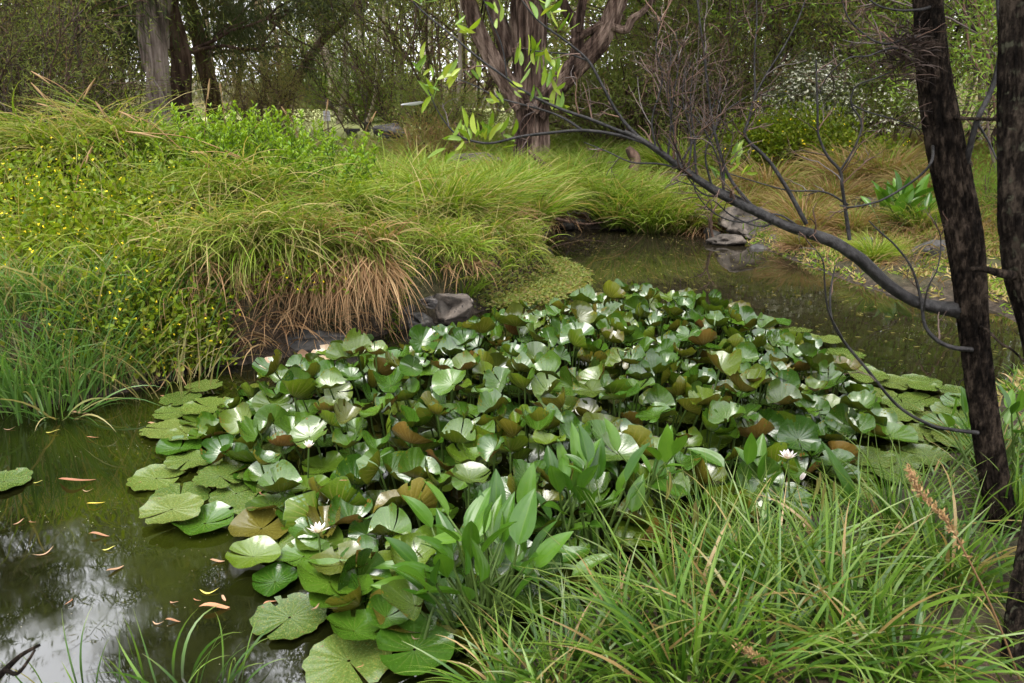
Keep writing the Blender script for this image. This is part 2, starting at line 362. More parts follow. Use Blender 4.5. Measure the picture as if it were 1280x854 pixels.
def water_mat():
    m, N, Lk, P, out = new_mat('pond_water')
    n1 = noise(N, Lk, .9, 5); n2 = noise(N, Lk, 7, 6, rough=.65); n3 = noise(N, Lk, 2.3, 4)
    a = ramp(N, [(.0025, .0025, .001), (.006, .008, .0012), (.022, .031, .002)], [.36, .5, .66]); Lk.new(n1.outputs['Fac'], a.inputs['Fac'])
    b = ramp(N, [(.002, .002, .001), (.012, .013, .003)], [.35, .7]); Lk.new(n2.outputs['Fac'], b.inputs['Fac'])
    c = mixc(N, Lk, .4, a.outputs['Color'], b.outputs['Color'])
    # browner and less green toward the far end
    tg_ = N.new('ShaderNodeTexCoord'); sg_ = N.new('ShaderNodeSeparateXYZ'); Lk.new(tg_.outputs['Object'], sg_.inputs[0]); mg_ = N.new('ShaderNodeMapRange'); mg_.inputs['From Min'].default_value = 4.0; mg_.inputs['From Max'].default_value = 6.5; Lk.new(sg_.outputs['Y'], mg_.inputs['Value'])
    sl = ramp(N, [(.006, .005, .003), (.022, .018, .011)], [.35, .7]); Lk.new(n2.outputs['Fac'], sl.inputs['Fac']); c = mixc(N, Lk, mg_.outputs['Result'], c, sl.outputs['Color'])
    # floating specks
    tc = N.new('ShaderNodeTexCoord'); v = N.new('ShaderNodeTexVoronoi'); v.inputs['Scale'].default_value = 42; Lk.new(tc.outputs['Object'], v.inputs['Vector'])
    d = N.new('ShaderNodeMath'); d.operation = 'LESS_THAN'; d.inputs[1].default_value = .10; Lk.new(v.outputs['Distance'], d.inputs[0])
    k = ramp(N, [(0, 0, 0), (1, 1, 1)], [.50, .62]); Lk.new(n3.outputs['Fac'], k.inputs['Fac'])
    f = N.new('ShaderNodeMath'); f.operation = 'MULTIPLY'; Lk.new(d.outputs[0], f.inputs[0]); Lk.new(k.outputs['Color'], f.inputs[1])
    c = mixc(N, Lk, f.outputs[0], c, (.20, .18, .11))
    Lk.new(c, P.inputs['Base Color']); P.inputs['IOR'].default_value = 2.1; P.inputs['Specular IOR Level'].default_value = .5
    rr = ramp(N, [(.01, .01, .01), (.07, .07, .07)], [.4, .75]); Lk.new(n2.outputs['Fac'], rr.inputs['Fac'])
    rm = N.new('ShaderNodeMath'); rm.operation = 'MULTIPLY_ADD'; rm.inputs[1].default_value = .4; Lk.new(f.outputs[0], rm.inputs[0]); Lk.new(rr.outputs['Color'], rm.inputs[2])
    Lk.new(rm.outputs[0], P.inputs['Roughness'])
    n4 = noise(N, Lk, 3, 2)
    bp = N.new('ShaderNodeBump'); bp.inputs['Strength'].default_value = .05; bp.inputs['Distance'].default_value = .02
    Lk.new(n4.outputs['Fac'], bp.inputs['Height']); Lk.new(bp.outputs[0], P.inputs['Normal']); return m
M['water'] = water_mat()

def lily_mats(name, tops, unders, rough=.2, spots=None):
    res = []
    for side in (0, 1):
        m, N, Lk, P, out = new_mat(name + ('_underside' if side else '_top'))
        t = tint_of(N, Lk); oi = N.new('ShaderNodeObjectInfo')
        ad = N.new('ShaderNodeMath'); ad.operation = 'ADD'; Lk.new(oi.outputs['Random'], ad.inputs[0]); Lk.new(t[2], ad.inputs[1])
        fr = N.new('ShaderNodeMath'); fr.operation = 'FRACT'; Lk.new(ad.outputs[0], fr.inputs[0])
        cols = unders if side else tops
        rp = ramp(N, cols); Lk.new(fr.outputs[0], rp.inputs['Fac']); c = rp.outputs['Color']
        n1 = noise(N, Lk, 16, 5); q = ramp(N, [(.8, .8, .8), (1.15, 1.15, 1.1)], [.3, .7]); Lk.new(n1.outputs['Fac'], q.inputs['Fac'])
        c = mixc(N, Lk, 1.0, c, q.outputs['Color'], 'MULTIPLY')
        # radial veins: tint.r is the angle round the stalk
        mu = N.new('ShaderNodeMath'); mu.operation = 'MULTIPLY'; mu.inputs[1].default_value = 2 * math.pi * 17; Lk.new(t[0], mu.inputs[0])
        co = N.new('ShaderNodeMath'); co.operation = 'COSINE'; Lk.new(mu.outputs[0], co.inputs[0])
        vr = ramp(N, [(0, 0, 0), (1, 1, 1)], [.86, 1.0]); mm = N.new('ShaderNodeMath'); mm.operation = 'MULTIPLY_ADD'; mm.inputs[1].default_value = .5; mm.inputs[2].default_value = .5
        Lk.new(co.outputs[0], mm.inputs[0]); Lk.new(mm.outputs[0], vr.inputs['Fac'])
        fade = ramp(N, [(.62, .62, .62) if side else (.3, .3, .3), (.0, .0, .0)], [.1, .95]); Lk.new(t[1], fade.inputs['Fac'])
        vf = N.new('ShaderNodeMath'); vf.operation = 'MULTIPLY'; Lk.new(vr.outputs['Color'], vf.inputs[0]); Lk.new(fade.outputs['Color'], vf.inputs[1])
        c = mixc(N, Lk, vf.outputs[0], c, (.20, .22, .06) if not side else (.30, .24, .08))
        if spots and not side:
            n2 = noise(N, Lk, 30, 4); sq = ramp(N, [(0, 0, 0), (1, 1, 1)], [.56, .64]); Lk.new(n2.outputs['Fac'], sq.inputs['Fac'])
            c = mixc(N, Lk, sq.outputs['Color'], c, spots[0])
            n3 = noise(N, Lk, 11, 4); sq = ramp(N, [(0, 0, 0), (1, 1, 1)], [.63, .70]); Lk.new(n3.outputs['Fac'], sq.inputs['Fac'])
            c = mixc(N, Lk, sq.outputs['Color'], c, spots[1])
        if not side:                                     # old blemishes
            n5 = noise(N, Lk, 9, 6, rough=.7); bq = ramp(N, [(0, 0, 0), (1, 1, 1)], [.74, .78]); Lk.new(n5.outputs['Fac'], bq.inputs['Fac'])
            c = mixc(N, Lk, bq.outputs['Color'], c, (.10, .075, .02))
        Lk.new(c, P.inputs['Base Color'])
        rr = ramp(N, [(rough * .75,) * 3, (rough * 1.5,) * 3], [.35, .7]); Lk.new(n1.outputs['Fac'], rr.inputs['Fac'])
        Lk.new(rr.outputs['Color'], P.inputs['Roughness'])
        P.inputs['IOR'].default_value = 1.5; P.inputs['Specular IOR Level'].default_value = .15 if side else 1.0
        if side: P.inputs['Roughness'].default_value = .5
        bp = N.new('ShaderNodeBump'); bp.inputs['Strength'].default_value = .25; bp.inputs['Distance'].default_value = .004
        hn = N.new('ShaderNodeMath'); hn.operation = 'MULTIPLY_ADD'; hn.inputs[1].default_value = -.6; Lk.new(mm.outputs[0], hn.inputs[0]); Lk.new(n1.outputs['Fac'], hn.inputs[2])
        Lk.new(hn.outputs[0], bp.inputs['Height']); Lk.new(bp.outputs[0], P.inputs['Normal'])
        tr = N.new('ShaderNodeBsdfTranslucent'); ms = N.new('ShaderNodeMixShader'); ms.inputs['Fac'].default_value = .22
        tcx = mixc(N, Lk, 1.0, c, (1.5, 1.4, .6), 'MULTIPLY'); Lk.new(tcx, tr.inputs['Color'])
        Lk.new(P.outputs[0], ms.inputs[1]); Lk.new(tr.outputs[0], ms.inputs[2]); Lk.new(ms.outputs[0], out.inputs['Surface'])
        res.append(m)
    return res
M['lily'] = lily_mats('lily_leaf', [(.024, .070, .005), (.036, .095, .007), (.062, .13, .010), (.03, .08, .007), (.046, .11, .008), (.095, .14, .011), (.028, .085, .007), (.10, .085, .014)],
                      [(.085, .125, .008), (.06, .105, .007), (.11, .10, .011), (.085, .13, .009), (.16, .08, .022), (.10, .125, .009)], rough=.19)
M['pad'] = lily_mats('floating_pad', [(.045, .09, .015), (.07, .12, .022), (.10, .14, .032), (.065, .12, .016)], [(.12, .09, .03), (.15, .10, .04)], .22,
                     spots=((.20, .20, .045), (.12, .065, .02)))
M['pinkleaf'] = lily_mats('pink_leaf', [(.30, .22, .12), (.34, .22, .15)], [(.42, .24, .18), (.36, .27, .16)], .3)
M['petal'] = leafy('lily_petal', [(.78, .70, .73), (.84, .80, .80)], trans=.25, rough=.5, tcol=1.0)
M['stamen'] = plain('stamen', (.75, .5, .05))
M['fallen'] = leafy('fallen_leaf', [(.26, .11, .06), (.33, .17, .09), (.36, .24, .15), (.17, .08, .045)], trans=.1, rough=.6)
M['fallen_y'] = leafy('yellow_fallen_leaf', [(.55, .40, .06), (.42, .40, .10)], trans=.1, rough=.5)

# ------------------------------------------------------------------ the setting: ground, water, lawn
SHORE_PX = [(-30, 512), (60, 505), (150, 492), (215, 476), (245, 462), (330, 452), (430, 432), (500, 412), (560, 400), (615, 386), (660, 366), (700, 350),
            (692, 320), (678, 299), (692, 284), (740, 286), (800, 288), (860, 287), (905, 297), (960, 313), (1010, 333), (1060, 352), (1110, 368), (1165, 376)]
POND = [on(x, y)[:2] for x, y in SHORE_PX] + [np.array(p) for p in
        [(3.75, 5.9), (3.6, 5.0), (3.0, 4.5), (2.5, 4.0), (1.98, 3.3), (1.25, 2.9), (.5, 2.45), (.05, 2.1), (-.2, 1.75), (-.5, 1.4), (-1.5, 1.15), (-3.2, 1.1), (-5, 1.6), (-6.2, 2.8), (-5.2, 4.0)]]
POND = np.array(POND)
def poly_sd(P, poly):                  # signed distance, positive outside
    P = np.asarray(P, float); x, y = P[..., 0], P[..., 1]
    d = np.full(x.shape, 1e9); ins = np.zeros(x.shape, bool)
    for (x0, y0), (x1, y1) in zip(poly, np.roll(poly, -1, 0)):
        ex, ey = x1 - x0, y1 - y0
        t = np.clip(((x - x0) * ex + (y - y0) * ey) / (ex * ex + ey * ey + 1e-12), 0, 1)
        d = np.minimum(d, np.hypot(x - x0 - t * ex, y - y0 - t * ey))
        c = (y0 > y) != (y1 > y)
        ins ^= c & (x < ex * (y - y0) / (ey if abs(ey) > 1e-12 else 1e-12) + x0)
    return np.where(ins, -d, d)
def height(x, y):
    x = np.asarray(x, float); y = np.asarray(y, float)
    d = poly_sd(np.stack([x, y], -1), POND)
    wl = ss(1.0, -.7, x - .22 * (y - 6)) * ss(3.0, 4.2, y)                 # steep left bank
    left = .50 * ss(0, .28, d) + .22 * ss(.4, 2.8, d) * ss(-.5, -2.5, x) * ss(10.5, 7, y)
    gent = .09 * ss(0, .22, d) + .40 * ss(.35, 3.2, d)
    h = wl * left + (1 - wl) * gent
    h = h + .035 * fbm(np.stack([x * 1.3, y * 1.3, 0 * x], -1), 3) * ss(.1, 1.2, d)
    h = h - .22 * ss(9, 14, y) * ss(0, -3, x) * ss(40, 20, y)
    h = h + .06 * fbm(np.stack([x * .12, y * .12, 0 * x + 3], -1), 2) * ss(6, 20, np.abs(d))
    h = h + .5 * ss(7, 14, x - .25 * y) * ss(6, 12, y)                      # the right side rises
    return np.where(d < 0, -.45 * ss(0, .5, -d), h)
def gz(x, y): return float(height(np.array([x]), np.array([y]))[0])
def axis(lo, a, b, hi, step):
    m = list(np.arange(a, b, step)); k = step; v = m[-1]; up = []
    while v < hi: k *= 1.22; v += k; up.append(min(v, hi))
    k = step; v = a; dn = []
    while v > lo: k *= 1.22; v -= k; dn.append(max(v, lo))
    return np.array(dn[::-1] + m + up)
gx = axis(-260, -5.5, 5.5, 260, .075); gy = axis(-60, .8, 11, 420, .075)
XX, YY = np.meshgrid(gx, gy); ZZ = height(XX, YY)
g = Geo(); nx, ny = len(gx), len(gy)
ii = (np.arange(ny - 1)[:, None] * nx + np.arange(nx - 1)[None]).ravel()
g.add(np.stack([XX, YY, ZZ], -1), np.stack([ii, ii + 1, ii + nx + 1, ii + nx], -1))
tag(g.build('ground', M['ground']), 'brown soil and leaf litter of the pond banks', None, None, 'structure')
g = Geo(); wx = np.linspace(-6.6, 4.2, 40); wy = np.linspace(.9, 10, 40); XX, YY = np.meshgrid(wx, wy)
ii = (np.arange(39)[:, None] * 40 + np.arange(39)[None]).ravel()
g.add(np.stack([XX, YY, 0 * XX], -1), np.stack([ii, ii + 1, ii + 41, ii + 40], -1))
tag(g.build('pond_water', M['water']), 'murky olive green pond water reflecting trees and sky', None, None, 'structure')

def sheet(name, mat, x0, x1, y0, y1, n, lift, label):
    xs = np.linspace(x0, x1, n); ys = np.linspace(y0, y1, n); X, Y = np.meshgrid(xs, ys); g = Geo()
    ii = (np.arange(n - 1)[:, None] * n + np.arange(n - 1)[None]).ravel()
    g.add(np.stack([X, Y, height(X, Y) + lift], -1), np.stack([ii, ii + 1, ii + n + 1, ii + n], -1))
    return tag(g.build(name, mat), label, None, None, 'structure')
m, N, Lk, P, out = new_mat('lawn'); n1 = noise(N, Lk, 3, 8, rough=.7)
rp = ramp(N, [(.26, .30, .09), (.38, .41, .15), (.46, .46, .21)], [.3, .5, .72]); Lk.new(n1.outputs['Fac'], rp.inputs['Fac']); Lk.new(rp.outputs['Color'], P.inputs['Base Color']); P.inputs['Roughness'].default_value = .9
M['lawn'] = m
sheet('lawn', M['lawn'], -11, 1, 20.5, 36, 60, .035, 'pale mown lawn in a gap between the trees')
sheet('path', M['soil'], -11, 2, 18.2, 19.6, 50, .03, 'brown dirt path along the edge of the lawn')

# ------------------------------------------------------------------ rocks
def rock_mesh(seed, sx, sy, sz, rough=.28, sub=3, box=0.0, mat=None, freq=1.6):
    import bmesh
    bm = bmesh.new(); bmesh.ops.create_icosphere(bm, subdivisions=sub, radius=1)
    V = np.array([v.co[:] for v in bm.verts]); F = [[v.index for v in f.verts] for f in bm.faces]; bm.free()
    if box: V = V / np.maximum(np.abs(V).max(1), 1e-6)[:, None] * box + V * (1 - box)
    d = 1 + rough * fbm(V * freq + seed * 7.7, 5) + rough * .35 * fbm(V * freq * 3 + seed, 3); V = V * d[:, None]
    qn = norm(np.random.RandomState(seed).randn(9, 3)); dd = V @ qn.T; ex = np.clip(dd - .66, 0, None); V = V - (ex[:, :, None] * qn[None]).sum(1) * .85
    V = V + .06 * np.round(V * 3) * rough
    V = V * np.array([sx, sy, sz]); g = Geo(); g.add(V, None, F); return g.mesh('rock', mat, (0, 0, 0), True)
def rock(label, px, py, Y, wpx, hpx, depth=.7, rz=0, mat='rock', box=0.0, seed=1, name='rock', sub=4, rough=.38, z=None, tilt=0):
    c = at(px, py, Y); k = np.linalg.norm(c - np.array([0, 0, CAM_Z])) / FPX
    sx, sz = wpx * k / 2, hpx * k / 2
    o = link(name, rock_mesh(seed, sx, sx * depth, sz, rough, sub, box, M[mat])); o.location = c if z is None else (c[0], c[1], z)
    o.rotation_euler = (0, tilt, rz); return tag(o, label, 'rock')
rock('grey block of stone lying at the foot of the grassy left bank', 566, 390, 5.5, 54, 44, .6, .1, 'rock_brown', .75, 3, rough=.2, sub=4)
rock('small flat dark stone on top of the pile beside the grey block', 536, 377, 5.55, 28, 16, .8, .4, 'rock', .5, 5)
rock('dark tilted stone half in shade left of the grey block', 522, 402, 5.4, 32, 26, .8, .8, 'rock_dark', .45, 8)
rock('small stone wedged behind the tilted dark stone', 510, 388, 5.6, 22, 16, .8, .2, 'rock_dark', .3, 10)
rock('small pale grey stone at the edge of the floating weed', 609, 383, 6.05, 20, 15, .8, .3, 'rock', .4, 11)
rock('smooth slate coloured stone beside the floating weed', 622, 385, 6.1, 26, 16, .8, -.3, 'rock', .3, 12)
rock('long dark wet ledge of rock under the drooping brown grass', 372, 436, 5.0, 270, 46, .22, .1, 'rock_dark', .3, 14, sub=4)
rock('dark wet boulder at the left end of the undercut bank', 262, 450, 4.75, 90, 36, .4, .2, 'rock_dark', .2, 15)
rock('broad grey brown ledge of rock on the far shore below the branch', 935, 280, 8.95, 96, 40, .7, .1, 'rock_brown', .1, 17, sub=4, rough=.6)
rock('low mud stained rock at the water line of the far shore', 912, 302, 8.6, 50, 18, .7, .1, 'rock_brown', .0, 18, rough=.6)
rock('grey boulder behind the broad leaved plant on the far bank', 1085, 262, 9.3, 66, 34, .7, .3, 'rock', .4, 20)
rock('small grey rock in the litter right of the thick branch', 1083, 306, 7.9, 28, 18, .7, 0, 'rock', .3, 21)
rock('grey rounded rock beside the dark trunk on the far bank', 1166, 318, 7.4, 50, 34, .7, 0, 'rock', .35, 23)
rock('flat brown stone at the water edge behind the dark trunk', 1180, 362, 6.55, 60, 18, .6, 0, 'rock_brown', .3, 24)
rock('long flat grey rock in the grass in front of the big tree', 600, 200, 10.6, 76, 16, .6, 0, 'rock_brown', .3, 26)
rock('grey weathered rock in grass left of the brown fern mound', 489, 163, 15, 44, 20, .6, .1, 'rock', .3, 27)

rock('dark lumpy rock at the water line of the far shore', 985, 318, 8.2, 46, 20, .7, .5, 'rock_dark', .2, 41)
rock('dark stone half buried in the litter of the far bank', 1030, 322, 7.9, 34, 18, .7, .9, 'rock', .2, 42)
rock('small dark stone at the waters edge in front of the grey rounded rock', 1120, 352, 6.9, 30, 13, .7, .2, 'rock_dark', .2, 43)
rock('dark rock in shade under the tussocks of the inlet', 715, 282, 9.5, 40, 16, .7, .2, 'rock_dark', .2, 44)
q_ = np.random.RandomState(5)
for i_, (px_, py_, Y_, w_, lab_) in enumerate([(950, 312, 8.35, 26, 'small broken stone in the water below the grey brown ledge'), (968, 303, 8.5, 30, 'brown broken stone right of the ledge'), (1008, 330, 7.9, 24, 'small brown stone at the water line under the limb'), (1050, 345, 7.3, 26, 'flat dark stone at the water line by the fallen stick'),
                                      (1085, 350, 7.0, 20, 'little dark stone beside the fallen stick'), (1140, 345, 7.0, 34, 'rough grey stone left of the dark trunk at the waters edge'), (890, 292, 8.9, 22, 'little brown stone left of the ledge'), (1120, 322, 7.7, 26, 'grey stone half hidden in weeds on the far bank'), (1060, 318, 8.0, 22, 'small stone in weeds beside the limb')]):
    rock(lab_, px_, py_, Y_, w_, w_ * .55, .8, q_.rand() * 3, ['rock_dark', 'rock_brown', 'rock'][i_ % 3], .1, 60 + i_, sub=3, rough=.6)
# ------------------------------------------------------------------ far furniture by the lawn
b = at(411, 172, 20.3); t = thing('sign', 'two small white boards on a thin post beside the lawn', 'sign', (b[0], b[1], gz(b[0], b[1])))
g = Geo(); tube(g, [(0, 0, 0), (0, 0, 1.0)], [.02, .018], 8, cap=True); g.build('post', M['bark_pale'], t)
top = at(408, 145, 20.3)[2] - gz(b[0], b[1])
def box_mesh(name, sx, sy, sz, mat, bev=.006):
    import bmesh
    bm = bmesh.new(); bmesh.ops.create_cube(bm, size=1); bmesh.ops.scale(bm, vec=(sx, sy, sz), verts=bm.verts)
    bmesh.ops.bevel(bm, geom=bm.edges, offset=bev, segments=2, affect='EDGES'); me = bpy.data.meshes.new(name); bm.to_mesh(me); bm.free(); me.materials.append(mat); return me
pm = box_mesh('board', .075, .02, .24, M['white'])
link('board', pm, t, (-.055, -.03, top)); link('board', pm, t, (.04, -.03, top))
for lab, px, py, Y, w in [('small dark flat topped stand at the near corner of the lawn', 440, 163, 20, 17), ('smaller dark flat topped stand right of the lawn', 459, 157, 22.5, 9)]:
    b = at(px, py, Y); k = Y / FPX; z0 = gz(b[0], b[1]); t = thing('bench', lab, 'bench', (b[0], b[1], z0))
    hh = max(b[2] - z0, .25)
    link('seat', box_mesh('seat', w * k, .3, .06, M['iron']), t, (0, 0, hh))
    lm = box_mesh('leg', .06, .24, hh - .03, M['iron'])
    link('leg', lm, t, (-w * k * .22, 0, (hh - .03) / 2)); link('leg', lm, t, (w * k * .22, 0, (hh - .03) / 2))

# ------------------------------------------------------------------ background trees
def tree_meshes(kind, seed):
    global rs
    keep = rs; rs = np.random.RandomState(seed)
    tg, cg = Geo(), Geo(); C = []; mats = None
    if kind == 'eucalypt':
        H = 15.0; n = 14; z = np.linspace(0, H * .8, n)
        sp = np.stack([np.cumsum(rs.randn(n) * .16), np.cumsum(rs.randn(n) * .16), z], 1)
        tube(tg, smooth_path(sp, 3), np.linspace(.24, .06, (n - 1) * 3 + 1), 12, rough=.1)
        for k in range(16):
            i = rs.randint(5, n); a = rs.rand() * 6.28; L = (1 - .5 * i / n) * (2.2 + 1.8 * rs.rand()); d = np.array([math.cos(a), math.sin(a), .7])
            tips = []; twig(tg, sp[i], d, L, .07, 2, 5, -.02, .4, tips=tips, kids=(2, 3)); C += tips
        leafL, leafW, dr, sg, per = .17, .038, .9, .34, 75
        bm, cm = 'bark_pale', 'euc'
    elif kind == 'casuarina':
        H = 13.0; n = 14; z = np.linspace(0, H, n); sp = np.stack([np.cumsum(rs.randn(n) * .12), np.cumsum(rs.randn(n) * .12), z], 1)
        tube(tg, smooth_path(sp, 3), np.linspace(.26, .03, (n - 1) * 3 + 1), 12, rough=.1)
        for k in range(34):
            i = rs.randint(2, n); a = rs.rand() * 6.28; L = (1.05 - .75 * i / n) * (2.6 + rs.rand()); d = np.array([math.cos(a), math.sin(a), .55])
            tips = []; twig(tg, sp[i], d, L, .05, 1, 5, .03, .4, tips=tips, kids=(3, 5)); C += tips
        leafL, leafW, dr, sg, per = .42, .020, 1.6, .32, 90
        bm, cm = 'bark_brown', 'casu'
    elif kind in ('wattle', 'greenwattle'):
        H = 6.5
        for s in range(9):
            a = rs.rand() * 6.28; rr = rs.rand() * .9; d = np.array([math.cos(a) * .35, math.sin(a) * .35, 1.0])
            tips = []; twig(tg, (rr * math.cos(a), rr * math.sin(a), -.1), d, H * (.6 + .4 * rs.rand()), .035, 2, 5, 0, .32, tips=tips, kids=(3, 5), spread=.7); C += tips
        leafL, leafW, dr, sg, per = .13, .024, .1, .30, 42
        bm, cm = 'twig', 'wattle' if kind == 'wattle' else 'green'
    elif kind == 'twiggy':
        H = 4.5
        for s in range(16):
            a = rs.rand() * 6.28; rr = rs.rand() * 1.2; d = np.array([math.cos(a) * .3, math.sin(a) * .3, 1.0])
            tips = []; twig(tg, (rr * math.cos(a), rr * math.sin(a), -.1), d, H * (.5 + .5 * rs.rand()), .022, 2, 4, 0, .38, tips=tips, kids=(4, 6), spread=.6); C += tips
        leafL, leafW, dr, sg, per = .10, .016, .0, .22, 11
        bm, cm = 'twig', 'wattle'
    elif kind in ('shrub', 'greenshrub', 'palebush'):
        for s in range(10):
            a = rs.rand() * 6.28; d = np.array([math.cos(a) * .8, math.sin(a) * .8, .8 + rs.rand()])
            tips = []; twig(tg, (0, 0, -.1), d, 1.0 + .5 * rs.rand(), .03, 2, 5, 0, .35, tips=tips, kids=(3, 5)); C += tips
        leafL, leafW, dr, sg, per = .07, .013, -.1, .17, 34
        bm, cm = 'bark_brown', {'shrub': 'olive', 'greenshrub': 'green', 'palebush': 'wattle'}[kind]
    pts = np.array([c[0] for c in C]); dv = np.array([c[1] for c in C])
    P = np.repeat(pts, per, 0); n = len(P)
    sc = np.repeat(.6 + .8 * rs.rand(len(pts)), per)[:, None]
    P = P + rs.randn(n, 3) * sg * sc * (1, 1, .8)
    D = rs.randn(n, 3) * .8 + np.repeat(dv, per, 0) * .6 + np.array([0, 0, -dr])
    cl = np.repeat(rs.rand(len(pts)), per)
    r = np.clip(cl * .6 + rs.rand(n) * .4, 0, 1)
    b = (np.repeat(rs.rand(len(pts)), per) < .12) * .7
    leaves(cg, P, D, leafL * (.6 + .8 * rs.rand(n)), leafW * (.7 + .6 * rs.rand(n)), r, b, simple=True)
    rs = keep
    return tg.mesh('trunk', M[bm]), cg.mesh('crown', M[cm], smooth=False)
TM = {}
for k, sds in dict(eucalypt=(11, 12), casuarina=(21, 22), wattle=(31, 32), greenwattle=(36, 37), twiggy=(41, 42), shrub=(51,), greenshrub=(56,), palebush=(58,)).items():
    TM[k] = [tree_meshes(k, s) for s in sds]
BIG = {'eucalypt': 'tall eucalypt', 'casuarina': 'dark casuarina'}
_cnt = {}
def tree(kind, px, Y, s, label, rz=None, group=None, cat='tree', sz=None):
    x = X_at(px, Y); z = gz(x, Y) - .05
    i = _cnt.get(kind, 0); _cnt[kind] = i + 1
    tm, cm = TM[kind][i % len(TM[kind])]
    nm = {'eucalypt': 'eucalypt_tree', 'casuarina': 'casuarina_tree', 'wattle': 'wattle_tree', 'greenwattle': 'wattle_tree', 'twiggy': 'twiggy_shrub'}.get(kind, 'shrub')
    t = thing(nm, label, cat, (x, Y, z), group or {'eucalypt': 'tall trees behind the pond', 'casuarina': 'tall trees behind the pond'}.get(kind, 'shrubs and small trees behind the pond'))
    t.rotation_euler = (0, 0, rz if rz is not None else (i * 2.4) % 6.28); t.scale = (s, s, sz or s)
    link('trunk', tm, t); link('crown', cm, t); return t
# kind, photo column of the foot, metres ahead, scale, label
for a in [
    ('twiggy', -5, 12.5, .75, 'thin brown stemmed shrub at the far left behind the grass mound', 'shrub'),
    ('twiggy', 75, 14.0, .8, 'thin brown stemmed shrub left of the furrowed grey trunk', 'shrub'),
    ('twiggy', 128, 20.5, 1.1, 'sparse reddish stemmed shrub close to the furrowed grey trunk', 'shrub'),
    ('wattle', -40, 15.0, 1.1, 'feathery green wattle beyond the left edge thicket', 'tree'),
    ('wattle', 45, 19.0, 1.2, 'feathery green wattle behind the brown stemmed left thicket', 'tree'),
    ('twiggy', 105, 23.0, 1.4, 'tall twiggy shrub in the left thicket behind the wattle', 'shrub'),
    ('casuarina', 252, 19.5, 1.0, 'dark casuarina with a black brown trunk right of the furrowed grey tree', 'tree'),
    ('casuarina', 285, 25, 1.0, 'dark casuarina behind the rounded olive shrub', 'tree'),
    ('eucalypt', 428, 31, .95, 'grey green eucalypt with pale trunks behind the white boards', 'tree'),
    ('eucalypt', 466, 40, 1.0, 'pale trunked eucalypt standing right of the white boards', 'tree'),
    ('twiggy', 505, 21, 1.0, 'bare brown shrub behind the grey weathered rock', 'shrub'),
    ('greenwattle', 520, 30, 1.3, 'misty green wattle between the lawn and the big tree', 'tree'),
    ('wattle', 575, 24, 1.25, 'feathery olive wattle just left of the big tree', 'tree'),
    ('eucalypt', 545, 46, 1.1, 'distant eucalypt left of the big tree', 'tree'),
    ('palebush', 555, 16.5, 1.0, 'low olive bush at the left foot of the big tree', 'shrub'),
    ('wattle', 640, 30, 1.3, 'feathery wattle right behind the big tree', 'tree'),
    ('palebush', 765, 14.5, 1.5, 'rounded yellowish green bush right of the big tree', 'shrub'),
    ('palebush', 832, 16.0, 1.7, 'large yellowish green bush behind the dead brown twigs', 'shrub'),
    ('greenwattle', 800, 22, 1.2, 'green wattle behind the yellowish green bushes', 'tree'),
    ('greenwattle', 880, 20, 1.15, 'bright green wattle behind the leaning pale trunk', 'tree'),
    ('twiggy', 850, 13.5, .8, 'brown twiggy shrub behind the overhanging branch', 'shrub'),
    ('wattle', 905, 16.0, 1.0, 'olive wattle left of the white flowering bush', 'tree'),
    ('eucalypt', 900, 38, 1.05, 'distant eucalypt above the leaning pale trunk', 'tree'),
    ('greenwattle', 1003, 17.5, 1.2, 'bright green wattle above the white flowering bush', 'tree'),
    ('casuarina', 960, 33, 1.0, 'dark casuarina far behind the leaning pale trunk', 'tree'),
    ('wattle', 1075, 15.5, 1.1, 'feathery wattle left of the dark foreground trunk', 'tree'),
    ('twiggy', 1120, 13.0, .8, 'brown twiggy shrub behind the hanging dead clump', 'shrub'),
    ('greenwattle', 1170, 13.5, .95, 'feathery green wattle directly behind the dark foreground trunk', 'tree'),
    ('greenwattle', 1260, 10.0, .62, 'feathery green wattle between the two foreground trunks', 'tree'),
    ('wattle', 1330, 12.5, .9, 'feathery wattle at the right edge behind the second trunk', 'tree'),
    ('eucalypt', 1120, 30, 1.0, 'tall eucalypt far behind the dark foreground trunk', 'tree'),
    ('eucalypt', 720, 44, 1.15, 'distant eucalypt right of the big tree', 'tree'),
    ('casuarina', 40, 30, 1.15, 'dark casuarina far behind the left thicket', 'tree'),
    ('eucalypt', 110, 38, 1.1, 'tall eucalypt far behind the left thicket', 'tree'),
    ('greenshrub', 455, 27, 1.3, 'dark green bush at the far edge of the lawn', 'shrub'),
    ('greenshrub', 500, 26, 1.3, 'green bush behind the right hand bare shrubs', 'shrub'),
    ('greenshrub', 420, 37.5, 1.8, 'bushy green shrub behind the white boards', 'shrub'),
]: tree(*a[:5], cat=a[5])

# the rounded olive shrub on leaning stems
s = tree('shrub', 345, 18, .88, 'rounded olive brown shrub on leaning stems left of the lawn', rz=.4, cat='shrub', sz=1.15)

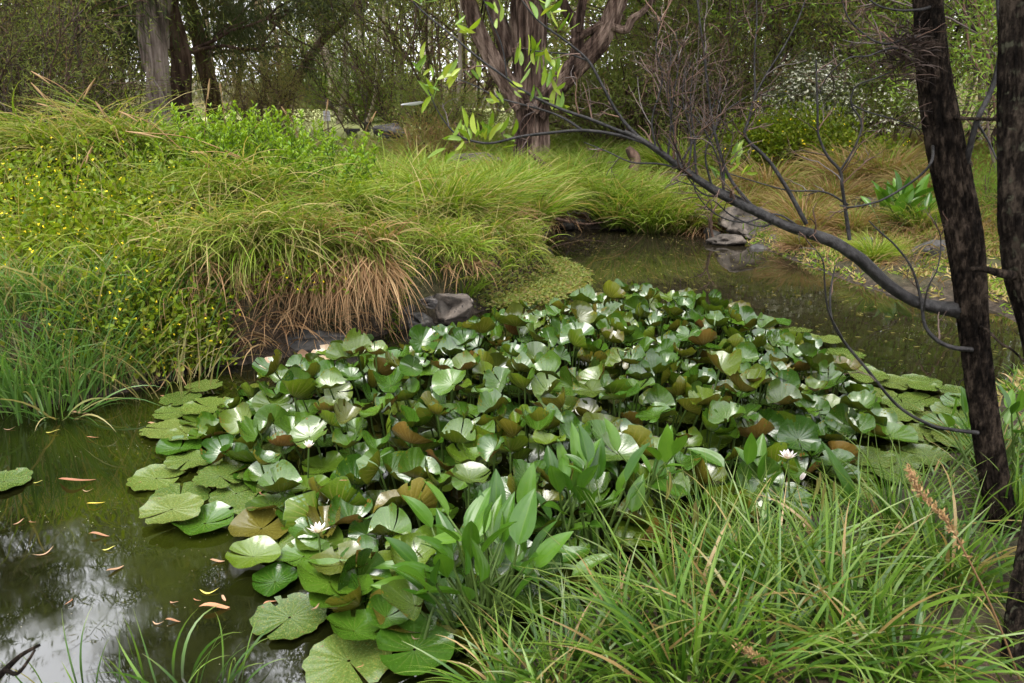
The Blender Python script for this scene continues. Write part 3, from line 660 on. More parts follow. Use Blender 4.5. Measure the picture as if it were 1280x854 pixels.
# trunks one can pick out -----------------------------------------------------------
def poly_tree(name, label, base, mat, limbs, sides=20, rough=.12, rscale=(5, .9), crown=None, group=None, ridge=0, rfreq=(14, 1.2)):
    t = thing(name, label, 'tree', base, group)
    for nm, pts, rad in limbs:
        g = Geo(); p = smooth_path(pts, 14 if ridge else 6); r = np.interp(np.linspace(0, 1, len(p)), np.linspace(0, 1, len(rad)), rad)
        tube(g, p, r, sides, rough=rough, rscale=rscale, ridge=ridge, rfreq=rfreq); g.build(nm, mat, t, base)
    return t
def pxs(Y, *pts): return [at(x, y, Y + (dy[0] if dy else 0)) for x, y, *dy in pts]
def crown_on(t, base, spots, mat, n, sg, L, Wd, dr, seed, zmin=-9):
    global rs
    keep = rs; rs = np.random.RandomState(seed); g = Geo(); tg = Geo()
    for c in spots:
        tips = []; twig(tg, c, rs.randn(3) + (0, 0, .4), 1.6, .04, 2, 4, 0, .4, tips=tips, kids=(2, 4)); p = np.array([q[0] for q in tips])
        P = np.repeat(p, n, 0) + rs.randn(len(p) * n, 3) * sg; P = P[P[:, 2] > zmin]
        leaves(g, P, rs.randn(len(P), 3) + (0, 0, -dr), L * (.6 + .8 * rs.rand(len(P))), Wd, simple=True)
    rs = keep
    tg.build('branchlets', M['twig'], t, base); return tag(g.build('crown', M[mat], t, base, smooth=False))
Y = 17.0; b = at(196, 160, Y); b[2] = gz(b[0], Y) - .1; k = Y * 1.03 / FPX
t = poly_tree('gum_tree', 'tall grey trunk with deep furrows standing behind the left grass mound', b, M['bark_grey'],
    [('trunk', [b] + pxs(Y, (199, 120), (198, 70), (195, 20), (192, -40), (188, -150), (196, -330)), [19 * k, 13 * k, 11.5 * k, 11 * k, 10.5 * k, 9 * k, 5 * k]),
     ('limb', pxs(Y + .3, (205, 60), (207, 15), (222, -40), (260, -140)), [6 * k, 5 * k, 4 * k, 3 * k]),
     ('limb', pxs(Y + .25, (186, 90), (178, 40), (176, 0), (165, -90), (120, -200)), [6 * k, 5.5 * k, 5 * k, 4 * k, 2 * k])], 72, ridge=.10, rfreq=(18, .7))
crown_on(t, b, pxs(Y, (120, -200, -1), (190, -250, 1), (260, -150, 0), (230, -330, -1), (150, -330, 1), (100, -120, 1.5), (300, -240, .5), (60, -180, 1), (160, -140, -1.5), (230, -120, 2), (20, -260, 0), (330, -330, 2), (90, -350, -1), (210, -420, 0), (270, -430, 1), (130, -450, 1)) + [np.array(q_) for q_ in [(-6.5, 16, 9), (-8, 17, 10), (-5, 18, 11), (-6.8, 15, 12), (-7.6, 16.5, 13.5), (-5.6, 17, 14), (-6.4, 16, 15.5), (-4.6, 16.5, 9), (-5.2, 15, 12.5), (-8.6, 16, 12), (-9, 17.5, 9), (-4.2, 17.5, 13), (-7, 18, 11.5), (-6, 15.4, 10.5)]], 'euc', 80, .4, .17, .035, .8, 61, 3.7)
Y = 22.0; b = at(384, 80, Y); k = Y / FPX
bb = np.array([b[0] - 1.2, Y, gz(b[0] - 1.2, Y) - .1])
t = poly_tree('leaning_tree', 'reddish brown trunk leaning up to the right above the olive shrub', bb, M['bark_brown'],
    [('trunk', [bb] + pxs(Y, (362, 120), (384, 78), (402, 52), (426, 28), (455, -10), (470, -80)), [7 * k, 6 * k, 5.5 * k, 5 * k, 4.5 * k, 4 * k, 3 * k])], 12)
crown_on(t, bb, pxs(Y, (430, 20, .5), (455, -10, 0), (470, -90, 0), (410, 10, 1), (440, 60, 1), (500, -60, .5)), 'euc', 70, .35, .16, .034, .9, 62)
Y = 18.5; b = at(962, 190, Y); b[2] = gz(b[0], Y) - .1; k = Y / FPX
t = poly_tree('pale_tree', 'slender pale trunk leaning left with a fork near the top', b, M['bark_pale'],
    [('trunk', [b] + pxs(Y, (972, 140), (958, 102), (944, 74), (924, 42), (905, 15), (888, -10), (860, -60)), [5 * k, 4.5 * k, 4.5 * k, 4.2 * k, 4 * k, 3.5 * k, 3 * k, 2 * k]),
     ('limb', pxs(Y, (922, 40), (900, 22), (872, 2), (850, -20)), [3 * k, 2.4 * k, 2 * k, 1.5 * k])], 10)
crown_on(t, b, pxs(Y, (860, -60), (850, -30), (890, -60), (920, -40)), 'euc', 40, .35, .16, .034, .8, 63)
for px, top, Yy, w, lab in [(455, (470, 100), 25, 4, 'thin pale stem slanting right at the end of the lawn'), (529, (533, 40), 23, 4, 'slim dark stem in the misty gap left of the big tree'),
                            (1003, (996, 20), 19, 6, 'slim pale stem rising behind the white flowering bush'), (424, (432, 60), 26, 8, 'pale slim trunk beside the white boards'),
                            (28, (20, 30), 21, 6, 'slim dark trunk among the left thicket'), (142, (150, 30), 22, 7, 'slim dark trunk just left of the furrowed grey tree'), (290, (300, 40), 26, 6, 'slim dark trunk behind the olive shrub'),
                            (488, (480, 30), 27, 5, 'slim pale trunk in the misty gap behind the grey rock'), (566, (575, 40), 20, 5, 'slim pale trunk leaning against the view of the big tree at left'), (548, (540, 50), 28, 4, 'thin dark stem between the misty wattles'),
                            (760, (770, 40), 24, 5, 'slim pale stem behind the right limb of the big tree'), (826, (815, 30), 22, 6, 'slim brown stem behind the dead brown twigs'), (893, (905, 20), 23, 5, 'slim pale stem crossing behind the leaning pale trunk'),
                            (1046, (1056, 10), 18, 6, 'slim pale stem right of the white flowering bush'), (1090, (1084, 20), 22, 6, 'slim dark stem left of the hanging dead clump'), (1228, (1216, 10), 15, 6, 'slim pale stem in the gap between the two foreground trunks')]:
    b = at(px, 170, Yy); b[2] = gz(b[0], Yy) - .1; k = Yy / FPX
    poly_tree('slim_tree', lab, b, M['bark_brown' if 'dark' in lab else 'bark_pale'], [('trunk', [b] + pxs(Yy, ((px + top[0]) / 2 + 4, (160 + top[1]) / 2), top, (top[0] + 4, top[1] - 90)), [w * k * .55, w * k * .5, w * k * .4, w * k * .25])], 10)

# the big stringy barked tree
Y = 12.0; b = at(666, 205, Y); b[2] = gz(b[0], Y) - .1; k = Y * 1.02 / FPX
t = poly_tree('stringybark_tree', 'huge brown stringy barked tree dividing into several limbs behind the pond', b, M['bark_big'],
    [('trunk', [b] + pxs(Y, (666, 165), (664, 120), (662, 70), (661, 20), (660, -50), (650, -200), (664, -420)), [23 * k, 19 * k, 18 * k, 18.5 * k, 20 * k, 18 * k, 14 * k, 8 * k]),
     ('limb', pxs(Y - .15, (655, 130), (632, 100), (612, 66), (596, 34), (584, -4), (560, -90), (500, -220)), [13 * k, 10.5 * k, 9 * k, 8.5 * k, 8 * k, 7 * k, 4 * k]),
     ('limb', pxs(Y + .1, (640, 70), (624, 30), (614, -5), (600, -120)), [12 * k, 9 * k, 8 * k, 5 * k]),
     ('limb', pxs(Y - .2, (668, 140), (694, 108), (722, 80), (744, 58), (758, 36), (768, 12), (784, -30), (830, -140), (900, -260)), [14 * k, 12 * k, 11 * k, 11 * k, 10.5 * k, 10 * k, 9 * k, 7 * k, 4 * k]),
     ('limb', pxs(Y - .2, (718, 84), (722, 55), (720, 30), (706, 8), (700, -40), (720, -150)), [8 * k, 7 * k, 7 * k, 5 * k, 4.5 * k, 3 * k]),
     ('limb', pxs(Y - .25, (722, 40), (727, 10), (735, -40)), [5 * k, 5 * k, 4 * k]),
     ('limb', pxs(Y - .25, (714, 54), (735, 40), (752, 30)), [4 * k, 4 * k, 4 * k]),
     ('limb', pxs(Y - .3, (764, 33), (782, 37), (790, 24), (806, 12), (830, -20)), [4 * k, 4 * k, 4 * k, 3 * k, 2 * k])], 110, .14, (4, .5), ridge=.13, rfreq=(30, 1.6))
crown_on(t, b, pxs(Y, (560, -120), (500, -240, 1), (660, -240, -1), (830, -160), (900, -280, 1), (720, -180, 1), (610, -160, -1), (660, -420), (560, -380, 1), (780, -380), (480, -330), (420, -200, 2), (600, -280, 2), (700, -300, -1.5), (760, -240, 2), (860, -330, -1), (640, -520, 0), (720, -480, 1), (560, -500, -1), (960, -220, 0), (1000, -350, 2), (460, -440, 0), (840, -460, 0), (640, -140, 2.5), (540, -180, -1.5)) + [np.array(q_) for q_ in [(0, 12, 8.5), (-1.5, 11.5, 9), (1.6, 12.5, 9), (2.8, 12, 8), (-.5, 12, 10.5), (1, 11.5, 11), (.2, 12.6, 12.5), (2.2, 12.5, 11), (-1.2, 12.8, 11.6), (3.6, 12.5, 9.5), (1.5, 13, 12.8), (-2.6, 12.8, 8), (0, 13.2, 9.8)]], 'euc', 75, .45, .17, .035, .9, 64, 3.1)

# tall trees whose crowns stand above the frame and show only in the water
tree('eucalypt', 668, 21, 1.3, 'tall eucalypt hidden behind the big tree', rz=2.0)
tree('eucalypt', 850, 24, 1.35, 'tall eucalypt between the yellowish green bushes and the pale leaning trunk', rz=.5)
tree('casuarina', 1090, 19, 1.3, 'tall dark casuarina behind the straggly flowering bush', rz=.9)
tree('casuarina', 140, 24, 1.4, 'tall dark casuarina left behind the furrowed grey trunk', rz=2.9)
tree('eucalypt', 1240, 17, 1.2, 'tall eucalypt behind the two foreground trunks', rz=5.0)
def side_tree(kind, x, y, s, label, rz):
    t = tree(kind, 640, 20, s, label, rz=rz, group='tall trees round the pond'); t.location = (x, y, gz(x, y) - .05)
side_tree('eucalypt', -11.0, 11.0, 1.0, 'unseen tall eucalypt added on the left bank to block sky light', 1.0)  # out of view, put in to hide part of the sky
side_tree('casuarina', -9.8, 13.6, .62, 'dark casuarina at the left edge mirrored in the near water', 0.3)
side_tree('casuarina', -9.5, 6.5, 1.05, 'unseen dark casuarina added beyond the left end of the pond to block sky light', 2.0)  # unseen trees from here on, added to cut the sky light
side_tree('eucalypt', -10.5, 1.0, 1.1, 'unseen tall eucalypt added at the near left end of the pond to block sky light', 3.0)
side_tree('casuarina', 9.0, 5.5, 1.05, 'unseen dark casuarina added on the right bank to block sky light', 4.0)
side_tree('eucalypt', 9.5, 0.5, 1.1, 'unseen tall eucalypt added on the right behind the near bank to block sky light', 5.0)


# far woodland, one mass
def woodland():
    global rs
    keep = rs; rs = np.random.RandomState(77); g = Geo(); n = 110000
    x = rs.uniform(-62, 62, n); y = rs.uniform(46, 66, n)
    top = 15 + 4 * fbm(np.stack([x * .13, y * .13, 0 * x], -1), 3)
    z = (rs.rand(n) ** 1.15) * top
    keepm = fbm(np.stack([x * .35, y * .2, z * .35], -1), 3) > -.30
    x, y, z = x[keepm], y[keepm], z[keepm]; n = len(x)
    cl = .5 + .9 * fbm(np.stack([x * .5, y * .1, z * .4], -1), 2)
    leaves(g, np.stack([x, y, z], 1), rs.randn(n, 3) + (0, 0, -.4), .55 * (.6 + .8 * rs.rand(n)), .16, np.clip(cl + .25 * rs.randn(n), 0, 1), simple=True)
    for k in range(140):
        px, py = rs.uniform(-55, 55), rs.uniform(44, 60); h = rs.uniform(7, 15)
        tube(g, [(px, py, 0), (px + rs.randn() * .4, py, h * .5), (px + rs.randn() * .8, py, h)], [.16, .12, .04], 5, (.5, 0, 1))
    rs = keep
    tag(g.build('woodland', M['wood'], smooth=False), 'far woodland, paled like haze, behind all the separate trees', None, None, 'stuff')
woodland()

# ------------------------------------------------------------------ far right bank: flowering bush, creeper, fern mound, log
def bush(name, label, c, rx, ry, rz, n, L, Wd, mat, flowers=0, fmat=None, fl=.03, seed=1, stems=18, group=None, up=.6, hollow=.55, b=0.0):
    """a leafy mass over an uneven dome, with stems and flowers"""
    global rs
    keep = rs; rs = np.random.RandomState(seed)
    c = np.array(c, float); t = thing(name, label, 'bush', c, group); g, sg, fg = Geo(), Geo(), Geo()
    nc = max(30, n // 45); d = norm(rs.randn(nc, 3)); d[:, 2] = np.abs(d[:, 2]) * 1.1 - .12; d = norm(d)
    rad = (hollow + (1 - hollow) * rs.rand(nc) ** .6) * (1 + .45 * fbm(d * 2.6 + seed, 3))
    C = d * rad[:, None] * (rx, ry, rz)
    P = np.repeat(C, 45, 0)[:n]; n = len(P); s = .16 * (rx + ry + rz) / 3 + .03
    P = P + rs.randn(n, 3) * s; P[:, 2] = np.maximum(P[:, 2], -.05)
    D = np.repeat(d, 45, 0)[:n] * .7 + rs.randn(n, 3) * .75 + (0, 0, up * .5)
    leaves(g, P, D, L * (.6 + .8 * rs.rand(n)), Wd * (.7 + .6 * rs.rand(n)), np.clip(np.repeat(rs.rand(nc), 45)[:n] * .6 + .4 * rs.rand(n), 0, 1), b * (rs.rand(n) < .3), N=rs.randn(n, 3) * .6 + (0, 0, 1))
    g.build('foliage', M[mat], t)
    for k in range(stems):
        e = C[rs.randint(nc)]; p0 = e * np.array([.25, .25, 0]); tube(sg, smooth_path([p0, (p0 + e) / 2 + rs.randn(3) * .03, e * 1.02], 3), np.linspace(.008, .003, 7) * (1 + rx), 4, (rs.rand() * .5, 0, 0))
    if stems: tag(sg.build('stems', M['twig'], t), kind='stuff')
    if flowers:
        i = rs.randint(0, n, flowers); fp = P[i] * 1.04; dd = norm(fp + (0, -.35 * ry, .4 * rz))
        for k in range(4):
            a = k * 1.57 + rs.rand(flowers); u = norm(np.cross(dd, rs.randn(flowers, 3)))
            leaves(fg, fp, u + dd * .35, np.full(flowers, fl), fl * .75, simple=True)
        tag(fg.build('flowers', M[fmat], t), kind='stuff')
    rs = keep; return t
c = at(1012, 118, 12.5); bush('flowering_bush', 'grey green bush topped with clusters of creamy white flowers', c - (0, 0, .35), .62, .5, .75, 3600, .07, .016, 'euc', 1400, 'cream', .032, 71)
c = at(1120, 125, 12.0); bush('flowering_bush', 'straggly bush with scattered white flowers left of the dark trunk', c - (0, 0, .35), .75, .5, .5, 3000, .06, .014, 'wattle', 420, 'cream', .028, 72)
c = at(1245, 45, 11.0); bush('flowering_bush', 'white flowered bush behind the gap between the two trunks', c - (0, 0, .4), .5, .4, .6, 1600, .06, .014, 'wattle', 160, 'cream', .026, 73)
c = at(985, 190, 11.6); bush('creeper_bush', 'bright green leafy creeper mound on the far bank', c - (0, 0, .1), .95, .6, .62, 7500, .055, .034, 'creeper', 220, 'yellow', .02, 74, b=.4)
c = at(1085, 205, 11.2); bush('creeper_bush', 'smaller yellow green creeper mound right of the bright one', c - (0, 0, .1), .55, .45, .4, 2600, .05, .03, 'creeper', 60, 'yellow', .02, 75, b=.5)
c = at(540, 186, 12.5); bush('fern_mound', 'brown and green ferny mound left of the big tree', c - (0, 0, .15), .62, .5, .5, 3200, .10, .012, 'olive', 0, None, .02, 76, b=1.0)
c = at(1225, 275, 8.6); bush('feathery_bush', 'soft feathery green bush on the far bank between the trunks', c - (0, 0, .5), .8, .6, 1.1, 6500, .06, .008, 'green', 0, None, .02, 77)
g = Geo(); c = at(788, 196, 10.4); z0 = gz(c[0], 10.4)
c0 = at(805, 205, 10.8); a = np.linspace(0, 6.283, 40); g = Geo(); rad = 1 + .25 * fbm(np.stack([np.cos(a) * 2, np.sin(a) * 2, 0 * a], 1), 3); rad[-1] = rad[0]
V = [np.stack([c0[0] + f * .75 * rad * np.cos(a), c0[1] + f * .55 * rad * np.sin(a), 0 * a], 1) for f in (.02, .4, .75, 1.0)]; V = np.concatenate(V); V[:, 2] = height(V[:, 0], V[:, 1]) + np.repeat([.17, .16, .11, -.03], 40)
g.add(V, [[r * 40 + k, r * 40 + 40 + k, r * 40 + 41 + k, r * 40 + k + 1] for r in range(3) for k in range(39)])
tag(g.build('dirt', M['soil']), 'patch of bare orange brown dirt beyond the grass right of the big tree', None, None, 'structure')
c = at(790, 196, 10.3); b0 = c + (0.03, 0, -.16); p = [b0, c + (.05, 0, -.03), c + (.0, 0, .04), c + (-.06, 0, .11)]
t = thing('tree_stump', 'small pinkish grey broken stump on the bare dirt', 'stump', b0); tube(g, smooth_path(p, 4), np.interp(np.linspace(0, 1, 13), [0, .6, 1], [.07, .065, .035]), 16, rough=.3, rscale=(3, 6), cap=True); g.build('trunk', M['bark_brown'], t, b0)
for lab, path, Y_, r_ in [('dead dark branch lying in the mouth of the inlet', [(690, 272), (712, 277), (735, 280), (765, 276)], 9.3, .02), ('dead twig propped on the far shore beside the grey brown ledge', [(892, 300), (888, 280), (893, 262), (905, 248)], 8.6, .016), ('fallen grey stick on the far bank below the broad leaved plant', [(1040, 345), (1075, 338), (1110, 340), (1150, 333)], 7.3, .014)]:
    p = smooth_path(pxs(Y_, *path), 5); t = thing('dead_branch', lab, 'branch', p[0]); g = Geo(); tube(g, p, np.linspace(r_, r_ * .4, len(p)), 7, (.3, 0, 0), rough=.2); g.build('branch', M['bark_brown'], t, p[0])
    g = Geo(); rs = np.random.RandomState(int(path[0][0]))
    for kk in range(5): twig(g, p[3 + 2 * kk], rs.randn(3) + (0, 0, .5), .25, r_ * .4, 1, 4)
    tag(g.build('twigs', M['twig'], t, p[0]), kind='stuff')
# broken branch in the grass
Yb = 9.4; p = smooth_path(pxs(Yb, (694, 224), (689, 213), (680, 206), (668, 196), (660, 188)), 5); g = Geo(); c0 = p[0]
t = thing('broken_branch', 'dead forked branch poking out of the grass below the big tree', 'branch', c0)
tube(g, p, np.linspace(.055, .016, len(p)), 8, (.4, 0, 0), rough=.2); g.build('branch', M['bark_brown'], t, c0)
g = Geo(); p = smooth_path(pxs(Yb - .05, (690, 214), (680, 211), (668, 213)), 5); tube(g, p, np.linspace(.045, .02, len(p)), 8, (.4, 0, 0), rough=.2); g.build('fork', M['bark_brown'], t, c0)

# ------------------------------------------------------------------ grass on the banks
def scatter(n, x0, x1, y0, y1, ok):
    x = rs.uniform(x0, x1, n); y = rs.uniform(y0, y1, n); d = poly_sd(np.stack([x, y], -1), POND)
    k = ok(x, y, d); x, y = x[k], y[k]; return np.stack([x, y, height(x, y) - .01], 1), d[k]
def in_view(x, y, m=.12): return np.abs(x) < (.66 + m) * y + .4
# left bank: a deep, long, tangled sward
g = Geo()
P, d = scatter(40000, -7.5, 1.2, 4.2, 12, lambda x, y, d: (d > .12) & (x < 1.0 - .03 * y) & in_view(x, y) & ~((x < -1.75) & (x > -4.2) & (y < 6.1) & (rs.rand(len(x)) < .8)) & (rs.rand(len(x)) < np.clip(1.35 - .09 * (y - 4), .3, 1)))
n = len(P); cl = fbm(np.stack([P[:, 0] * .9, P[:, 1] * .9, 0 * d], -1), 3); az = -1.1 + 2.6 * cl + rs.randn(n) * .9
L = (.34 - .14 * ss(7.5, 10, P[:, 1]) + .32 * ss(-.9, -2.2, P[:, 0]) * ss(8.0, 6.2, P[:, 1]) + .10 * cl) * (.6 + .7 * rs.rand(n))
blades(g, P, az, .15 + .45 * rs.rand(n), 1.0 + 1.2 * rs.rand(n), L, .008 + .007 * rs.rand(n), 5, np.clip(.5 + .5 * cl + .25 * rs.randn(n), 0, 1), (rs.rand(n) < .16 + .2 * cl) * (.5 + .5 * rs.rand(n)), floor=.01)
tag(g.build('bank_grass', M['grass']), 'long tangled yellow green grass covering the left bank', None, None, 'stuff')
# middle and far bank
g = Geo()
P, d = scatter(46000, -4, 8, 8.6, 19, lambda x, y, d: (d > .1) & in_view(x, y) & (rs.rand(len(x)) < np.clip(1.5 - .075 * (y - 6), .25, 1)) & (x < .36 * y - .6 + .8 * rs.randn(len(x))) & (np.hypot((x - 1.75) / .8, (y - 10.75) / .75) > 1))
n = len(P); cl = fbm(np.stack([P[:, 0] * .8, P[:, 1] * .8, 0 * d + 4], -1), 3); az = -1.4 + 2.4 * cl + rs.randn(n)
blades(g, P, az, .15 + .4 * rs.rand(n), .9 + 1.1 * rs.rand(n), (.34 + .12 * cl) * (.6 + .7 * rs.rand(n)), .008 + .005 * rs.rand(n), 4, np.clip(.5 + .5 * cl + .25 * rs.randn(n), 0, 1), (rs.rand(n) < .12 + .15 * cl) * .8, floor=.01)
tag(g.build('meadow_grass', M['lush']), 'lush green grass between the pond and the big tree', None, None, 'stuff')
g = Geo()
P, d = scatter(52000, 1.6, 11, 5.4, 16, lambda x, y, d: (d > .12) & in_view(x, y) & (x > .36 * y - 1.0) & (rs.rand(len(x)) < .4 + .6 * ss(.4, 1.3, d)) & (fbm(np.stack([x * .9, y * .9, 0 * x + 9], -1), 3) > -.22))
n = len(P); cl = fbm(np.stack([P[:, 0] * .7, P[:, 1] * .7, 0 * d + 8], -1), 3); az = -1.57 + 2.4 * cl + rs.randn(n)
blades(g, P, az, .2 + .5 * rs.rand(n), .9 + 1.1 * rs.rand(n), (.20 + .18 * ss(.5, 1.6, d) + .1 * cl) * (.6 + .7 * rs.rand(n)), .006 + .005 * rs.rand(n), 4, np.clip(.45 + .5 * cl + .25 * rs.randn(n), 0, 1), np.clip((rs.rand(n) < .55 + .5 * cl) * (.6 + .4 * rs.rand(n)), 0, 1), floor=.005)
tag(g.build('dry_grass', M['dry']), 'dry brown and green grass on the far right bank', None, None, 'stuff')
# leaf litter of small herbs on the far mud
g = Geo()
P, d = scatter(80000, 1.8, 8, 4.0, 10, lambda x, y, d: (d > .02) & (d < 1.9) & (fbm(np.stack([x * 2.2, y * 2.2, 0 * x + 2], -1), 3) > -.35) & in_view(x, y))
n = len(P); leaves(g, P + (0, 0, .012), rs.randn(n, 3) * (1, 1, .5) + (0, 0, .35), .03 + .05 * rs.rand(n), .010 + .010 * rs.rand(n), None, (rs.rand(n) < .45) * .9)
tag(g.build('bank_herbs', M['lush']), 'small weeds and litter on the muddy far shore', None, None, 'stuff')
# distant field grass
g = Geo(); n = 26000; y = rs.uniform(15, 44, n); x = rs.uniform(-1, 1, n) * (.72 * y + 2); k = (poly_sd(np.stack([x, y], -1), POND) > 1) & ~((x > -11) & (x < 1.2) & (y > 17.8))
P = np.stack([x[k], y[k], height(x[k], y[k])], 1); n = len(P)
blades(g, P, rs.rand(n) * 6.28, .2 + .4 * rs.rand(n), .8 + rs.rand(n), .3 + .25 * rs.rand(n), .02 + .015 * rs.rand(n), 3, None, (rs.rand(n) < .4) * .7)
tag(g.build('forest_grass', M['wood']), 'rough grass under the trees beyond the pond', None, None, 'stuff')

# ------------------------------------------------------------------ tussocks one can count
def tussock_mesh(seed, n, r, L, Wd, mat, dead=0.15, th=(.1, .75), bend=(.7, 1.5), segs=6, droop_dir=None, spread=3.14, floor=None):
    global rs
    keep = rs; rs = np.random.RandomState(seed); g = Geo()
    q = np.sqrt(rs.rand(n)); a = rs.rand(n) * 6.28; P = np.stack([q * r * np.cos(a), q * r * np.sin(a), 0 * a - .03], 1)
    az = a + rs.randn(n) * .5
    if droop_dir is not None: az = droop_dir + rs.uniform(-spread, spread, n)
    blades(g, P, az, th[0] + (th[1] - th[0]) * q * (.6 + .6 * rs.rand(n)), bend[0] + (bend[1] - bend[0]) * rs.rand(n), L * (.55 + .6 * rs.rand(n)), Wd * (.7 + .6 * rs.rand(n)), segs, None, (rs.rand(n) < dead) * (.5 + .5 * rs.rand(n)), floor=floor)
    rs = keep; return g.mesh('blades', M[mat])
TUS = [tussock_mesh(101, 560, .16, .62, .012, 'lush'), tussock_mesh(102, 560, .18, .58, .012, 'lush', .25), tussock_mesh(103, 560, .15, .66, .012, 'grass', .1)]
SKIRT = [tussock_mesh(111, 420, .15, .5, .008, 'straw', 0, (.5, 1.1), (1.2, 1.9)), tussock_mesh(112, 420, .16, .48, .008, 'straw', 0, (.5, 1.1), (1.2, 1.9))]
def tussock(label, px, py, Y, s, i, rz, group='grass tussocks along the banks', skirt=True, tip=0):
    c = at(px, py, Y); z = gz(c[0], c[1]); t = thing('grass_tussock', label, 'grass tussock', (c[0], c[1], z), group)
    t.rotation_euler = (tip, 0, rz); t.scale = (s, s, s)
    tag(link('green_blades', TUS[i % 3], t), kind='stuff')
    if skirt and not any(w_ in label for w_ in ('inlet', 'dipping', 'far shore')): tag(link('dead_blades', SKIRT[i % 2], t, (0, 0, -.04)), kind='stuff')
for i, a in enumerate([
    ('arching green tussock at the mouth of the narrow inlet', 752, 258, 9.75, 1.0), ('broad arching tussock right of the one at the inlet mouth', 792, 262, 9.7, 1.1),
    ('pale arching tussock with straw tips on the far shore', 826, 262, 9.75, 1.05), ('green tussock directly below the dead forked branch', 690, 240, 9.7, .9),
    ('green tussock above the pale arching one on the far shore', 800, 232, 10.6, .9), ('tussock hanging over the left side of the inlet', 655, 292, 8.6, .95),
    ('tussock left of the one hanging over the inlet', 622, 290, 8.0, 1.0), ('tussock on the left bank above the floating weed', 600, 310, 7.3, 1.0),
    ('straw flecked tussock on the slope above the grey block', 560, 290, 7.0, 1.05), ('green tussock on the upper slope left of the flat grey rock', 530, 235, 8.8, 1.0),
    ('green tussock right of the flat grey rock', 640, 225, 9.7, .9), ('tussock half way up the slope above the grey block', 490, 270, 7.4, 1.05),
    ('small tussock at the foot of the big tree', 710, 215, 10.8, .8), ('dry tussock under the middle of the thick branch', 880, 272, 9.4, .95), ('dry brown tussock above the grey brown ledge', 930, 255, 9.9, .9),
    ('brown tussock beside the thick branch on the far bank', 1000, 270, 9.2, .95), ('dry tussock left of the boulder on the far bank', 1040, 255, 9.6, .9), ('dry tussock behind the dark foreground trunk', 1155, 250, 9.3, .9),
    ('green tussock overhanging the inlet between the other two', 772, 272, 9.55, 1.15), ('large pale tussock dipping into the far water', 812, 280, 9.45, 1.2), ('green tussock dipping into the water left of the ledge', 850, 276, 9.4, 1.1), ('green tussock at the left corner of the inlet', 700, 262, 9.75, 1.1),
    ('tussock at the foot of the slope beside the inlet', 665, 312, 8.0, .9), ('dry brown tussock below the bright creeper mound', 960, 240, 10.4, 1.2), ('dry tussock right below the smaller creeper mound', 1060, 235, 10.4, 1.2), ('dry brown tussock between ledge and boulder', 1005, 292, 8.7, .9),
    ('dry tussock in front of the boulder', 1065, 290, 8.5, .75), ('green tussock right of the broad leaved plant on the far bank', 1150, 290, 8.2, .7), ('dry tussock on the rise behind the boulder', 1110, 235, 10.2, 1.2), ('green tussock behind the bare dirt patch', 840, 215, 11.6, 1.1),
    ('green tussock left of the bare dirt patch', 745, 222, 10.6, 1.0), ('dry tussock at the right end of the dirt patch', 895, 235, 10.5, 1.1), ('small green tussock at the water edge by the fallen stick', 1090, 335, 7.3, .5), ('small dry tussock at the water edge under the thick branch', 1000, 322, 8.0, .5)]):
    dry = 'dry' in a[0] or 'brown tus' in a[0]
    tussock(*a[:4], a[4] * 1.15, i, i * 1.3)
    if dry:
        o = [x for x in COL.objects if x.name.startswith('grass_tussock')][-1]
        for c in list(COL.objects):
            if c.parent == o and c.name.startswith('green'): c.data = DRY if 'DRY' in globals() else globals().setdefault('DRY', tussock_mesh(121, 560, .17, .55, .011, 'dry', .8))

# the drooping tussocks on the lip of the left bank, with brown skirts over the water
def lip_tussock(label, px, py, Y, seed, n, L, a0, sp, skirt_n, skirt_L, dead=.25, r=.22, sk=None):
    global rs
    keep = rs; rs = np.random.RandomState(seed); c = at(px, py, Y); t = thing('drooping_tussock', label, 'grass tussock', c, 'tussocks drooping over the left bank')
    for nm, nn, LL, th0, bd, dd, mat, dz, wd in (('green_blades', n, L, (.1, 1.0), (1.3, 2.2), dead, 'grass', 0, .0095), ('dead_blades', skirt_n, skirt_L, (.8, 1.5), (1.1, 1.9), 0, 'straw', -.08, .0085)):
        nn = int(nn * .72)
        if not nn: continue
        g = Geo(); q = np.sqrt(rs.rand(nn)); a = rs.rand(nn) * 6.28; P = np.stack([q * r * 1.5 * np.cos(a), q * r * .7 * np.sin(a), .06 * (1 - q) + dz], 1)
        blades(g, P, a0 + rs.randn(nn) * (sk if sk and nm == 'dead_blades' else sp), (th0[0] + (th0[1] - th0[0]) * rs.rand(nn)) * np.where(rs.rand(nn) < .2, .2, 1), bd[0] + (bd[1] - bd[0]) * rs.rand(nn), LL * (.35 + .8 * rs.rand(nn)), wd * (.7 + .6 * rs.rand(nn)), 7, None, (rs.rand(nn) < dd) * (.4 + .6 * rs.rand(nn)), pw=.9, wob=.55, floor=-c[2] + .03)
        tag(g.build(nm, M[mat], t), kind='stuff')
    rs = keep
lip_tussock('big drooping tussock with a dense red brown skirt over the water', 432, 318, 5.4, 131, 1000, .56, -1.55, .7, 1700, .66, sk=.42)
lip_tussock('drooping straw and green tussock left of the red brown skirt', 345, 312, 5.15, 132, 1200, .66, -1.5, .9, 300, .48, .3)
lip_tussock('drooping tussock with long pale straws at the left end of the undercut', 275, 318, 5.0, 133, 700, .64, -1.4, .9, 200, .5, .35)
lip_tussock('leaning tussock between the red brown skirt and the grey block', 505, 305, 6.35, 134, 900, .44, -.9, .7, 200, .34, .3)
lip_tussock('yellow green tussock draped above the red brown skirt', 420, 285, 5.95, 135, 1300, .72, -1.2, .9, 0, .5, .2)
